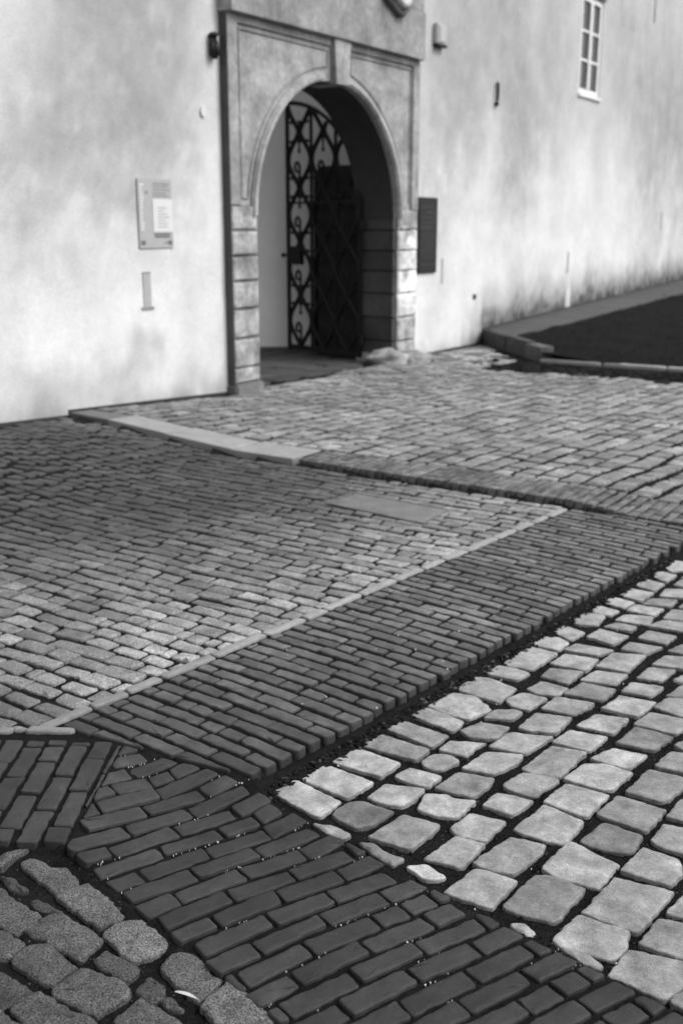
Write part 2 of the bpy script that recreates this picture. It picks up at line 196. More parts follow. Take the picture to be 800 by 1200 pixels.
def region(x, y):
    u, n = un(x, y)
    if u > kerb_u(n): return 'A'
    s = sdl(DR, x, y)
    # F / W / H lie below the line Wtop - DF - Ftop
    if y < 3.45 or x > -.29:
        dF = sdl(FT, x, y)
        inF = dF < 0 and (x > -.2879 or True)
    else: inF = False
    low = False
    if x < -.93: low = sdl(WT, x, y) < 0
    elif x < -.2813: low = sdl(DF, x, y) < 0
    else: low = sdl(FT, x, y) < 0
    if low:
        if x < -.785: return 'H' if sdl(WB, x, y) < 0 else 'W'
        if sdl(FB, x, y) < 0: return 'H'
        return 'W' if (x < -.72 and sdl(MI, x, y) < 0) else 'F'
    if s < 0: return 'G'
    return 'D' if sdl(DL, x, y) < 0 else 'C'
def terrain(x, y):
    u, n = un(x, y)
    return .15*max(0., min(1.6, -u/2.94))*sm(1-n/2.2) + .004*noise.noise(Vector((x*1.3, y*1.3, 3)))
def upper(u, n): return .045*sm((5.15-n)/.5) if n > 0 else .045
def ZF(x, y):
    d = -sdl(FT, x, y); e = min(abs(sdl(DF, x, y)), abs(sdl(MI, x, y)) if x < -.55 else 9)
    return (-.020-.022*max(0., min(1., 1-d/.4)))*sm(.15+e/.25)
def ZL(x, y, r=None):
    r = r or region(x, y); u, n = un(x, y); t = terrain(x, y)
    if r == 'A': return t+upper(u, n)
    if r == 'G': return t-.05
    if r == 'H':
        d = min(abs(sdl(FB, x, y)), abs(sdl(WB, x, y)))
        return t-.04+.018*sm(1-d/.09)
    if r == 'F': return t+ZF(x, y)
    return t

# ------------------------------------------------------------------ paving stones
def rounded(poly, r, per=None):
    out = []; k = len(poly)
    for i in range(k):
        p = Vector(poly[i]); a = Vector(poly[i-1]); c = Vector(poly[(i+1) % k])
        la, lc = (a-p).length, (c-p).length
        q = min(r, .4*la, .4*lc); A = p+(a-p)*q/max(la, 1e-6); C = p+(c-p)*q/max(lc, 1e-6)
        out += [A, p*.5+(A+C)*.25, C]
    if per:
        # refine long sides
        o2 = []; k = len(out)
        for i in range(k):
            a, c = out[i], out[(i+1) % k]; m = max(1, int((c-a).length/per))
            o2 += [a+(c-a)*j/m for j in range(m)]
        out = o2
    return out
def area(p): return .5*sum(p[i-1][0]*p[i][1]-p[i][0]*p[i-1][1] for i in range(len(p)))
def stone(mb, poly, zf, depth=.05, r=.012, edge=.008, dome=.002, rough=.0015, jit=.0015, tone=1., per=None, inner=(.55,), tilt=.002, seed=0., slope=False, low=.6, side=.85):
    if area(poly) < 0: poly = poly[::-1]
    ring = rounded(poly, r, per); k = len(ring)
    cx = sum(p.x for p in ring)/k; cy = sum(p.y for p in ring)/k
    n2 = []
    for i, p in enumerate(ring):
        d = ring[(i+1) % k]-ring[i-1]; n2.append(Vector((d.y, -d.x)).normalized())
    ring = [p+n2[i]*(noise.noise(Vector((p.x*40+seed, p.y*40, seed)))*jit*2.2+noise.noise(Vector((p.x*110, p.y*110, seed)))*jit) for i, p in enumerate(ring)]
    zc = zf(cx, cy); tx, ty = random.uniform(-tilt, tilt)*10, random.uniform(-tilt, tilt)*10
    if slope: tx += max(-.3, min(.3, (zf(cx+.03, cy)-zf(cx-.03, cy))/.06)); ty += max(-.3, min(.3, (zf(cx, cy+.03)-zf(cx, cy-.03))/.06))
    def Z(x, y): return zc+(x-cx)*tx+(y-cy)*ty
    V = [(p.x, p.y, Z(p.x, p.y)-depth) for p in ring]; T = [tone*low]*k
    V += [(p.x, p.y, Z(p.x, p.y)-edge) for p in ring]; T += [tone*side*.8]*k
    e = edge
    for s, dz, tq in ((.35, -.35, side), (1., -.06, 1.)):
        for i, p in enumerate(ring):
            q = p-n2[i]*e*s*1.05; V.append((q.x, q.y, Z(q.x, q.y)+e*dz)); T.append(tone*tq*(1+.22*noise.noise(Vector((q.x*45, q.y*45, seed+4)))))
    base = [p-n2[i]*e*1.05 for i, p in enumerate(ring)]
    for s in inner:
        for p in base:
            x, y = cx+(p.x-cx)*s, cy+(p.y-cy)*s
            V.append((x, y, Z(x, y)+dome*(1-s*s)+noise.noise(Vector((x*28, y*28, seed)))*rough)); T.append(tone*(1+.25*noise.noise(Vector((x*22, y*22, seed+9)))))
    V.append((cx, cy, Z(cx, cy)+dome)); T.append(tone)
    nr = 4+len(inner); F = []
    for a in range(nr-1):
        for i in range(k):
            j = (i+1) % k; F.append((a*k+i, a*k+j, (a+1)*k+j, (a+1)*k+i))
    c = nr*k
    for i in range(k): F.append(((nr-1)*k+i, (nr-1)*k+(i+1) % k, c))
    mb.add(V, F, T)
def clip(poly, a, b, off=0.):
    """keep the part of poly on the left of line a->b"""
    dx, dy = b[0]-a[0], b[1]-a[1]; L = math.hypot(dx, dy); out = []
    f = lambda p: (dx*(p[1]-a[1])-dy*(p[0]-a[0]))/L-off
    for i in range(len(poly)):
        p, q = poly[i-1], poly[i]; fp, fq = f(p), f(q)
        if (fp >= 0) != (fq >= 0):
            t = fp/(fp-fq); out.append((p[0]+(q[0]-p[0])*t, p[1]+(q[1]-p[1])*t))
        if fq >= 0: out.append(tuple(q))
    return out
def ok(poly, amin): return len(poly) >= 3 and abs(area(poly)) > amin
def h(*a): return random.Random(hash(a) & 0xffffffff).random()
def visible(x, y, pad=.35):
    """leave out what neither the photograph nor a step to the side could show"""
    return y > 1.4 and abs(x)-pad-.35 < y*.47

# ---- ground sheet under all paving
def grid_axis(lo, hi, c0, c1, fine, grow=1.12):
    a = []; v = c0
    while v < c1: a.append(v); v += fine
    st = fine; v = a[-1]
    while v < hi: st *= grow; v += st; a.append(v)
    st = fine; v = c0; b = []
    while v > lo: st *= grow; v -= st; b.append(v)
    return b[::-1]+a
gx = grid_axis(-150, 200, -1.2, 2.2, .014, 1.07); gy = grid_axis(-60, 220, 1.8, 4.6, .014, 1.07)
mb = MB(); V = []; F = []
for y in gy:
    for x in gx:
        if abs(x) < 14 and -2 < y < 25:
            r = region(x, y); u, n = un(x, y)
            dep = {'G': .012, 'H': .009, 'F': .0095, 'W': .0095, 'D': .0095, 'C': .010, 'A': .011}[r]
            z = ZL(x, y, r)-dep
            if n < 0: z = ZL(*xy(u, 0))-.02
            # filled, crumbly joints
            am = .5 if r in 'FWD' else 1.
            z += am*(.0055*noise.noise(Vector((x*30, y*30, 0)))+.0035*noise.noise(Vector((x*90, y*90, 4))))
            if r == 'D':
                d = -sdl(DR, x, y)*-1
                if abs(sdl(DR, x, y)) < .030: z -= .025
            if r == 'G': z += .034*sm(1-abs(sdl(DR, x, y))/.10)
            if r == 'A' and u-kerb_u(n) < .06: z -= .05
        else: z = -.03
        V.append((x, y, z))
W_ = len(gx)
for j in range(len(gy)-1):
    for i in range(W_-1): F.append((j*W_+i, j*W_+i+1, (j+1)*W_+i+1, (j+1)*W_+i))
mb.add(V, F)
tag(mb.build('ground', M['soil'], smooth=True), kind='structure')

# ---- pale setts on the right (set out one by one)
mb = MB()
for q in DATA['G']:
    p = [(q[i], q[i+1]) for i in range(1, len(q), 2)]
    cx = sum(a for a, _ in p)/len(p); cy = sum(b for _, b in p)/len(p)
    p = [(cx+(a-cx)*1.10, cy+(b-cy)*1.10) for a, b in p]
    sh = abs(area(p)) < .004
    stone(mb, p, lambda x, y: ZL(x, y, 'G')+(.000 if not sh else -.003), depth=.05, r=.013, edge=.0048, dome=.0025, rough=.004, jit=.0022,
          tone=(.12+.88*q[0])*(.95+.1*random.random()), per=.008, inner=(.88, .7, .45, .2), tilt=.0035, side=.7, seed=cx*7)
DIRG = R(51); c_, s_ = math.cos(DIRG), math.sin(DIRG)
cent = [(sum(q[1::2])/(len(q)//2), sum(q[2::2])/(len(q)//2)) for q in DATA['G']]
rad = [math.sqrt(abs(area([(q[i], q[i+1]) for i in range(1, len(q), 2)]))) for q in DATA['G']]
row = -6
while row < 34:                                    # the same paving carries on outside the traced part
    v0 = row*.165; t = h(row, 1)*.1-6
    while t < 9:
        L = .15+.05*h(row, round(t, 2)); a = t+.012; b = t+L-.012
        cor = [(a, v0+.01), (b, v0+.01), (b, v0+.152), (a, v0+.152)]
        P = [(1.0+c_*p+s_*q, 2.0+s_*p-c_*q) for p, q in cor]
        cx = sum(p[0] for p in P)/4; cy = sum(p[1] for p in P)/4
        if region(cx, cy) == 'G' and visible(cx, cy, 1.2) and all(region(*p) == 'G' for p in P):
            if all(math.hypot(cx-a_, cy-b_) > .5*rr+.085 for (a_, b_), rr in zip(cent, rad)) and min(-sdl(DR, *p) for p in P) > .06:
                P = [(x+random.uniform(-.01, .01), y+random.uniform(-.01, .01)) for x, y in P]
                stone(mb, P, lambda x, y: ZL(x, y, 'G'), depth=.05, r=.025, edge=.013, dome=.004, rough=.003, jit=.003,
                      tone=.7+.4*random.random(), per=.02, inner=(.7, .35), tilt=.003, seed=cx)
        t += L
    row += 1
tag(mb.build('sett_roadway', M['sett'], smooth=True), kind='structure')

# ---- dark granite setts, lower left
mb = MB()
for q in DATA['H']:
    p = [(q[i], q[i+1]) for i in range(1, len(q), 2)]
    cx = sum(a for a, _ in p)/len(p); cy = sum(b for _, b in p)/len(p); p = [(cx+(a-cx)*1.11, cy+(b-cy)*1.11) for a, b in p]
    stone(mb, p, lambda x, y: ZL(x, y, 'H')+(.004 if q[0] > .65 else -.004), depth=.05, r=.011, edge=.007, dome=.003, rough=.0065, jit=.0038,
          tone=q[0], per=.011, inner=(.82, .6, .35), tilt=.003, seed=cx*9)
tag(mb.build('granite_paving', M['granite'], smooth=True), kind='structure')

# ---- brick bands and coursed setts
def rot(org, ang):
    ca, sa = math.cos(ang), math.sin(ang)
    return lambda p, q: (org[0]+ca*p+sa*q, org[1]+sa*p-ca*q)
def courses(mb, mp, sp, L, shift, rows, t0, t1, fill=.87, keep=None, clips=(), zf=None, tone=None, jl=.0045, edge=.0045, jit=.001,
            per=None, r=.006, deep=.07, inner=(.5,), g=.0009, lv=.012, half=.1, dome=.0006, rough=.0008, sinkr=.0015, pad=.35, wv=0., cut=False, slope=False, low=.6, side=.85):
    for k in range(*rows):
        off = shift(k) if callable(shift) else (shift*k) % L
        w0, w1 = k*sp+(1-fill)*sp/2, (k+1)*sp-(1-fill)*sp/2
        for j in range(int((t0-off)/L)-1, int((t1-off)/L)+2):
            a, b = off+j*L+(h(k, j, 5)-.5)*lv, off+(j+1)*L+(h(k, j+1, 5)-.5)*lv
            rs = [(a, b)]
            if h(k, j, 9) < half: m = a+L*(.35+.3*h(k, j, 3)); rs = [(a, m), (m, b)]
            for p0, p1 in rs:
                if cut: p0 = max(p0, t0+(h(k, 61)-.5)*.028); p1 = min(p1, t1)
                if p1 < t0+.03 or p0 > t1: continue
                P = [mp(p, q+wv*noise.noise(Vector((p*2.2, q*2.2, 9)))) for p, q in ((p0+jl, w0), (p1-jl, w0), (p1-jl, w1), (p0+jl, w1))]
                cx = sum(p[0] for p in P)/4; cy = sum(p[1] for p in P)/4
                if not visible(cx, cy, pad): continue
                P = [(x+random.gauss(0, g), y+random.gauss(0, g)) for x, y in P]
                for cl in clips:
                    P = clip(P, *cl)
                    if len(P) < 3: break
                if not ok(P, .0011): continue
                cx = sum(p[0] for p in P)/len(P); cy = sum(p[1] for p in P)/len(P)
                if keep and not keep(cx, cy): continue
                sk = random.uniform(-sinkr*1.3, sinkr)
                stone(mb, P, (lambda x, y: zf(x, y)+sk), slope=slope, low=low, side=side, depth=deep, r=r, edge=edge, dome=dome, rough=rough, jit=jit,
                      tone=tone(cx, cy)*(.72+.5*random.random())*(1+.35*noise.noise(Vector((cx*3, cy*3, 40)))), per=per, inner=inner, tilt=.0018, seed=k*3.1+j)
mb = MB()
A0 = K['A'][0]
courses(mb, rot(A0, R(35.5)), .0752, .2025, -.087, (-22, 16), -1.3, 1.6, keep=lambda x, y: sdl(FT, x, y) < -.008,
        clips=((tuple(DF[4]), tuple(DF[1]), .004), (tuple(MI[1]), tuple(MI[4]), .003), (tuple(FB[0]), tuple(FB[-1]), -.012), (tuple(FT[-1]), tuple(FT[1]), .010)),
        fill=.79, zf=lambda x, y: ZL(x, y, 'F'), tone=lambda x, y: .80+.25*sm((y-2.1)/.9), per=.018, inner=(.85, .5), edge=.0045, r=.0085, jit=.0022, rough=.003, slope=True, g=.0022, sinkr=.0028, low=.35)
courses(mb, rot((-.7868, 2.7081), R(89)), .077, .205, .11, (-16, 3), -.1, .75,
        clips=(((-1.0751, 3.40), (-.745, 3.325), 0) if False else ((-.745, 3.35), (-1.2, 3.375), .02), (tuple(MI[4]), tuple(MI[1]), .003), ((-.7866, 2.70), (-.98, 2.715), 0)[::1] if False else ((-1.2, 2.728), (-.7866, 2.712), 0.)),
        fill=.81, zf=lambda x, y: ZL(x, y, 'W'), tone=lambda x, y: .9, per=.018, inner=(.85, .5), edge=.0045, r=.0085, jit=.0022, rough=.003, low=.35, g=.0022, sinkr=.0028)
def dmap(p, q):              # q runs up the band from its lower end, p from the right edge leftwards
    t = q/3.0; rx, ry = -.2813+1.8828*t, 3.0809+2.2858*t; lx, ly = -.9358+1.9212*t, 3.5964+2.3244*t
    L = math.hypot(lx-rx, ly-ry); s = p/L
    bow = .012*math.sin(s*3.1)
    return rx+(lx-rx)*s, ry+(ly-ry)*s+bow
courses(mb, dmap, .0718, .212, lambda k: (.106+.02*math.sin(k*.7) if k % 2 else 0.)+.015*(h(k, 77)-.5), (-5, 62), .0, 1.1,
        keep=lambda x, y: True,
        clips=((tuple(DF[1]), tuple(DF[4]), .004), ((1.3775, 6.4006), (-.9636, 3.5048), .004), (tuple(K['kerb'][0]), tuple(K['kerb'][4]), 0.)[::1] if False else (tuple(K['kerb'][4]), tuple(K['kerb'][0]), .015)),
        fill=.81, zf=lambda x, y: ZL(x, y, 'D'), tone=lambda x, y: 1.7+1.9*sm((y-3.1)/1.5), per=.025, inner=(.8, .5,), edge=.0065, r=.0125, jit=.0028, rough=.003, deep=.085, lv=.02, g=.002, sinkr=.0028, side=.42, pad=.5, cut=True, low=.10)  # sheen painted into the tone, which rises up the band
# strip of bricks behind the kerb, laid the other way
def kmap(u0, n0): return lambda p, q: xy(u0+p, n0+q)
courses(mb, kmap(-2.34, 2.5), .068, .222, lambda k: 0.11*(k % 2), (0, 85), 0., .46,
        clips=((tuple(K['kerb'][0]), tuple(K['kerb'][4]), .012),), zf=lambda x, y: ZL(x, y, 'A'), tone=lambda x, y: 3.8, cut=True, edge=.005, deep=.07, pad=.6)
tag(mb.build('brick_path', M['brick'], smooth=True), kind='structure')

# ---- coursed setts left of the brick band
mb = MB()
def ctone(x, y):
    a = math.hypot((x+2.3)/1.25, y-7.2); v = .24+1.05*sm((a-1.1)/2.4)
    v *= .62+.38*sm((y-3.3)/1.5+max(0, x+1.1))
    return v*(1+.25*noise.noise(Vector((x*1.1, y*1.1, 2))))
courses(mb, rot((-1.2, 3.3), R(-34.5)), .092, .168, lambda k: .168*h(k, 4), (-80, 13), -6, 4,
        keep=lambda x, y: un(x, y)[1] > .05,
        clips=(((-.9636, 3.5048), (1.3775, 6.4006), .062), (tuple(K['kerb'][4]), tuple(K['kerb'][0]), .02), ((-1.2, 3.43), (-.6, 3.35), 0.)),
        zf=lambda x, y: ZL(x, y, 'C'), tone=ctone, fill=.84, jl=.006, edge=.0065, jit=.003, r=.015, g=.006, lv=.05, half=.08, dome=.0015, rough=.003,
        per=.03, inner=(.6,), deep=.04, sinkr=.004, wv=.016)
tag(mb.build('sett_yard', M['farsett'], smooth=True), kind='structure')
# narrow pale stones that edge the brick band
mb = MB()
t = -.12; i = 0
while t < 3.8:
    L = .15+.16*h(i, 31); ang = math.atan2(2.8958, 2.3411); ca, sa = math.cos(ang), math.sin(ang)
    P = [(-.9636+ca*p-sa*q, 3.5048+sa*p+ca*q) for p, q in ((t+.005, .006+.008*h(i, 1)), (t+L-.005, .006+.008*h(i, 2)), (t+L-.007, .056+.012*h(i, 3)), (t+.007, .056+.012*h(i, 4)))]
    c_ = (sum(p[0] for p in P)/4, sum(p[1] for p in P)/4)
    if un(*c_)[0] < kerb_u(5)-.03:
        stone(mb, P, lambda x, y: ZL(x, y, 'C')+.002, depth=.04, r=.018, edge=.007, dome=.002, rough=.003, jit=.003, tone=.65+.3*sm((c_[1]-3.4)/1.5)+.2*h(i, 6), per=.02, inner=(.6,), seed=i)
    t += L; i += 1
for x0 in (-1.02, -1.24, -1.45):
    stone(mb, [(x0-.09, 3.41), (x0+.08, 3.40), (x0+.09, 3.44), (x0-.08, 3.46)], lambda x, y: ZL(x, y, 'C')+.002, depth=.04, r=.02, edge=.007, dome=.002, rough=.003, jit=.003, tone=.7, per=.02, inner=(.6,), seed=x0)
tag(mb.build('edge_stones', M['edge'], smooth=True), kind='structure')

# ---- upper yard: setts laid obliquely, flagstones behind the step
mb = MB()
def akeep(x, y):
    u, n = un(x, y)
    if n < .06: return False
    if n < 1.3: return u < 5.9 - n*1.3
    return u < 3.35+.12*math.sin(n*3)
def atone(x, y):
    u, n = un(x, y); v = 1.08+.3*noise.noise(Vector((x*.8, y*.8, 6)))
    if n < 1.0 and u > 3.7: v *= 1.35 if h(round(u*3), round(n*4)) > .35 else .6
    if u < 0 and n < 1.2: v *= 1.05 if h(round(u*6), round(n*6)) > .4 else .7
    return v
courses(mb, rot((1., 6.5), R(52)), .168, .165, lambda k: .17*h(k, 14), (-50, 40), -3, 12, keep=akeep, clips=((xy(-1.875, 0), xy(-1.875, 8), 0.),), zf=lambda x, y: ZL(x, y, 'A'), tone=atone,
        fill=.81, jl=.006, edge=.008, jit=.004, r=.016, g=.005, lv=.05, half=.05, dome=.002, rough=.003, per=.045, inner=(.6,), deep=.04, sinkr=.006, pad=.8, wv=.025)
tag(mb.build('upper_yard_setts', M['farsett'], smooth=True), kind='structure')
mb = MB()
for a, b in ((.50, 1.16), (1.162, 1.87), (1.872, 2.46)):
    P = [xy(kerb_u(a)-.005, a), xy(-1.88, a), xy(-1.90, b), xy(kerb_u(b)-.005, b)]
    stone(mb, P, lambda x, y: ZL(x, y, 'A'), depth=.09, r=.005, edge=.003, dome=.0, rough=.002, jit=.001, tilt=0, slope=True, tone=1.15, per=.05, inner=(.8, .4))
P = [xy(-2.20, .03), xy(-1.95, .03), xy(-1.9, .5), xy(-2.225, .5)]
stone(mb, P, lambda x, y: ZL(x, y, 'A'), depth=.09, r=.012, edge=.008, dome=.001, rough=.002, jit=.002, tone=.5, per=.05, inner=(.8, .4), slope=True, tilt=0)
tag(mb.build('flagstone_strip', M['slab'], smooth=True), kind='structure')
# floor of the passage
mb = MB()
for i in range(0, 9):
    for j in range(-1, 8):
        u0, n0 = .1+i*.5, -.06-j*.42
        stone(mb, [xy(u0, n0), xy(u0, n0-.41), xy(u0+.49, n0-.41), xy(u0+.49, n0)], lambda x, y: .030, depth=.05, r=.02, edge=.007, dome=.001, rough=.003, jit=.002, tone=.17+.1*h(i, j), per=.08, inner=(.5,)) if n0 < .05 and (n0 > -.6 or True) and j >= 0 and .3 < u0 < 5 else None
tag(mb.build('passage_floor', M['farsett'], smooth=True), kind='structure')

# unseen pale floor added behind the wall to bounce light into the gateway
mb = MB()
for i in range(14):
    for j in range(12):
        u0, n0 = -9+i*.72, -.62-j*.62
        if u0 > .1: continue
        stone(mb, [xy(u0, n0), xy(u0, n0-.61), xy(u0+.71, n0-.61), xy(u0+.71, n0)], lambda x, y: .02, depth=.05, r=.02, edge=.007, dome=.001, tone=1.8+.3*h(i, j), per=.3, inner=(.5,))
tag(mb.build('bounce_paving', M['slab'], smooth=True), kind='structure')
# ---- raised bed on the far right
def bed_front(n): return 4.30+.02*n
def bedz(u, n=.3):
    top = .25+.034*max(0, u-5.9)
    return (.07+(top-.07)*sm((2.9-n)/2.2)) if n > .9 else top
mb = MB(); V = []; F = []; nu = 70; nn = 60
for j in range(nn+1):
    for i in range(nu+1):
        n = .02+j/nn*12.; u0 = 5.95-n*1.0 if n < 1.5 else bed_front(n)
        if n > 7: u0 = bed_front(n)
        u = u0+.02+(i/nu)**1.6*26
        x, y = xy(u, n); V.append((x, y, bedz(u, n)-.012+.03*noise.noise(Vector((x*2, y*2, 0)))*(1 if n > .8 else .3)))
for j in range(nn):
    for i in range(nu): a = j*(nu+1)+i; F.append((a, a+1, a+nu+2, a+nu+1))
mb.add(V, F); tag(mb.build('earth_bed', M['lawn'], smooth=True), kind='structure')
# pale paved strip along the foot of the wall
mb = MB(); u = 5.96
while u < 30:
    a, b = u, u+.9; n1 = .82+.02*(u-6)
    P = [xy(a+.002, .03), xy(b-.002, .03), xy(b-.002, n1), (xy(a+.01, n1) if u > 6.5 else xy(a-.55, n1*.9))]
    stone(mb, P, lambda x, y: bedz(un(x, y)[0], .3)+.004, depth=.2, r=.012, edge=.003, dome=.0, rough=.01, jit=.003, tone=.20+.05*h(round(u), 2), per=.1, inner=(.8, .5), tilt=0, slope=True)
    u += .9
tag(mb.build('wall_foot_path', M['slab'], smooth=True), kind='structure')
# grass over the bed
mb = MB()
for i in range(9000):
    n = .9+random.random()*5.5; u = (bed_front(n) if n > 1.5 else 5.95-n)+.15+random.random()**1.5*14
    x, y = xy(u, n)
    if not abs(x) < y*.47: continue
    z = bedz(u, n)-.01; a = random.random()*6.28; L = .02+.03*random.random(); wd = .003
    dx, dy = math.cos(a)*wd, math.sin(a)*wd; bx, by = random.gauss(0, .02), random.gauss(0, .02)
    mb.add([(x-dx, y-dy, z), (x+dx, y+dy, z), (x+bx, y+by, z+L)], [(0, 1, 2)])
tag(mb.build('grass', M['grass']), 'short dark grass over the raised bed beside the wall', 'grass', kind='stuff')
# kerb stones round the bed
bed = empty('garden_kerb', (*xy(4.4, 1.5), 0)); bed.rotation_euler = (0, 0, WA)
def local(o): return Matrix.Translation(Vector((*xy(4.4, 1.5), 0))) @ Matrix.Rotation(WA, 4, 'Z')
inv = local(None).inverted()
def kstone(mb, a, b, wdt, z0, z1, tone):
    d = Vector((b[0]-a[0], b[1]-a[1])).normalized(); nrm = Vector((-d.y, d.x))
    q = [xy(a[0], a[1]), xy(b[0], b[1]), xy(b[0]+nrm.x*wdt, b[1]+nrm.y*wdt), xy(a[0]+nrm.x*wdt, a[1]+nrm.y*wdt)]
    m2 = MB(); stone(m2, q, lambda x, y: z1, depth=z1-z0, r=.02, edge=.015, dome=.002, rough=.004, jit=.005, tone=tone, per=.08, inner=(.7,), tilt=.001, seed=a[0])
    mb.add([tuple(inv @ Vector(v)) for v in m2.v], m2.f, m2.t)
n = 1.62; i = 0
while n < 9.5:
    L = .75+.2*h(i, 8); mb = MB()
    kstone(mb, (bed_front(n+L-.02)+.0, n+L-.02), (bed_front(n)+0., n), -.11 if False else .11, -.05, .080, 1.1+.2*h(i, 5))
    mb.build('kerb_stone', M['kerb'], bed, True); n += L; i += 1
for a, b, t_ in (((5.93, .02), (5.3, .68), .15), ((5.28, .70), (4.72, 1.25), .14)):
    mb = MB(); kstone(mb, b, a, .14, -.05, .255, t_); mb.build('kerb_stone', M['kerb'], bed, True)
mb = MB(); kstone(mb, (4.34, 1.60), (4.70, 1.24), .2, -.05, .23, .3); mb.build('corner_stone', M['kerb'], bed, True)
tag(bed, 'low grey stone kerb round the dark raised bed beside the long white wall', 'kerb')
# leaf litter and earth in the gutter before the kerb
mb = MB()
for i in range(500):
    n = .8+random.random()*6; u = 3.35+random.random()*.85+(0.6*(1.6-n) if n < 1.6 else 0)
    x, y = xy(u, n); z = ZL(x, y, 'A')-.01
    mb.ball((x, y, z), .02+.05*random.random(), .02+.04*random.random(), .008+.018*random.random(), 4, .5, i, .6+.8*random.random())
for i in range(900):                                     # crumbs under the edge of the brick band
    t = random.random()*3.2; x = -.2813+.6358*t; y = 3.0809+.7719*t
    d = .035+.05*random.random()**2; x += .77*d; y -= .636*d
    mb.ball((x, y, ZL(x, y, 'G')-.012+.034*sm(1-d/.10)+random.random()*.006), .004+.008*random.random(), .004+.008*random.random(), .003+.004*random.random(), 4, .6, i, .5+1.5*random.random()*(1 if random.random() < .85 else 6))
i = 0
while i < 30000:                                         # crumbs of soil lying in the near joints
    y = 1.9+3.2*random.random()**1.5; x = random.uniform(-.42*y, .42*y); r_ = region(x, y)
    if r_ not in 'GH': i += 1; continue
    s = random.uniform(.0012, .0048)*(1 if random.random() < .93 else 1.8); z = ZL(x, y, r_)-.0115+random.uniform(-.001, .003)
    q = [(x+s*random.uniform(.6, 1.3), y, z), (x, y+s*random.uniform(.6, 1.3), z), (x-s*random.uniform(.6, 1.3), y, z), (x, y-s*random.uniform(.6, 1.3), z), (x+random.gauss(0, s*.3), y+random.gauss(0, s*.3), z+s*random.uniform(.5, 1.1))]
    mb.add(q, [(0, 1, 4), (1, 2, 4), (2, 3, 4), (3, 0, 4)], random.choice((.4, .8, 1.2, 2., 3.5, 6.))); i += 1
tag(mb.build('leaf_litter', M['soil']), 'dark crumbly leaf litter gathered in the gutter and under the brick edge', 'litter', kind='stuff')
# pale grit in the joints
mb = MB()
def chip(x, y, s, z=None):
    r_ = region(x, y); z = ZL(x, y, r_)-.001 if z is None else z
    a = random.random()*6.28; pts = []
    for k in range(5):
        b = a+k*1.257; rr = s*(.5+.6*random.random()); pts.append((x+math.cos(b)*rr, y+math.sin(b)*rr*.6))
    mb.add([(p[0], p[1], z-.002) for p in pts]+[(p[0], p[1], z+.002+random.random()*.002) for p in pts], [(5, 6, 7, 8, 9)]+[(k, (k+1) % 5, 5+(k+1) % 5, 5+k) for k in range(5)], .5+.6*random.random())
ca, sa = math.cos(R(35.5)), math.sin(R(35.5))
for i in range(2300):
    k = random.randrange(-14, 14); p = random.uniform(-1, 1.3)
    if noise.noise(Vector((p*6, k*.9, 1))) < .16: continue
    q = k*.0752+random.gauss(0, .0025)
    x, y = A0[0]+ca*p+sa*q, A0[1]+sa*p-ca*q
    if region(x, y) == 'F': chip(x, y, z=ZL(x, y, 'F')-.0055, s=random.uniform(.0006, .0021)*(1.6 if random.random() < .06 else 1))
for i in range(130):
    x, y = random.uniform(-.4, 2.), random.uniform(2.2, 5.4)
    if region(x, y) in 'GD': chip(x, y, random.uniform(.0012, .0045), None if region(x, y) == 'D' else -.057)
for px, py in ((-.23, 3.13), (-.185, 3.20), (-.19, 3.28), (.02, 3.52), (.07, 3.36), (.34, 3.80), (.33, 3.78), (.60, 4.1), (.72, 4.25), (.87, 4.4)):
    chip(px+.02, py-.02, .008, -.055)
tag(mb.build('grit', M['chip']), 'tiny pale chips and crumbs scattered in the joints of the brick path', 'grit', kind='stuff')
# feather-like dry leaf lying between the granite setts
lf = K['leaf']; mb = MB(); a, b = Vector(lf[0]), Vector(lf[1]); d = (b-a); nrm = Vector((-d.y, d.x)).normalized()
V = []; k = 9
for i in range(k+1):
    t = i/k; wd = .0055*math.sin(math.pi*min(1, t*1.02+.02))**.7*(1-.4*t); c0 = a+d*t
    V += [(c0.x+nrm.x*wd, c0.y+nrm.y*wd, -.022+.006*math.sin(t*3)), (c0.x, c0.y, -.026+.006*math.sin(t*3)), (c0.x-nrm.x*wd, c0.y-nrm.y*wd, -.023+.006*math.sin(t*3))]
F = [(i*3+j, i*3+j+1, i*3+j+4, i*3+j+3) for i in range(k) for j in range(2)]
mb.add(V, F)
tag(mb.build('dry_leaf', M['chip']), 'curled pale dry leaf lying between the dark granite setts at lower left', 'leaf')

# access cover plate in the left yard
pl = [Vector((*p, 0)) for p in K['plate']]; c0 = sum(pl, Vector())/4
t_ = empty('access_cover', (c0.x, c0.y, 0)); mb = MB()
stone(mb, [(p.x-c0.x, p.y-c0.y) for p in pl], lambda x, y: .009, depth=.04, r=.008, edge=.003, dome=0, rough=.0006, jit=.0005, tone=1, per=.06, inner=(.8, .4), tilt=0)
mb.build('lid', M['plate'], t_, True)
mb = MB(); q = [((p.x-c0.x), (p.y-c0.y), .0055) for p in pl]; q2 = [(x*1.045, y*1.045, .0065) for x, y, z in q]
mb.tube(q2, .007, 5, True); mb.build('frame', M['plate'], t_)
tag(t_, 'flat dull grey rectangular access cover set among the left yard setts', 'manhole cover')
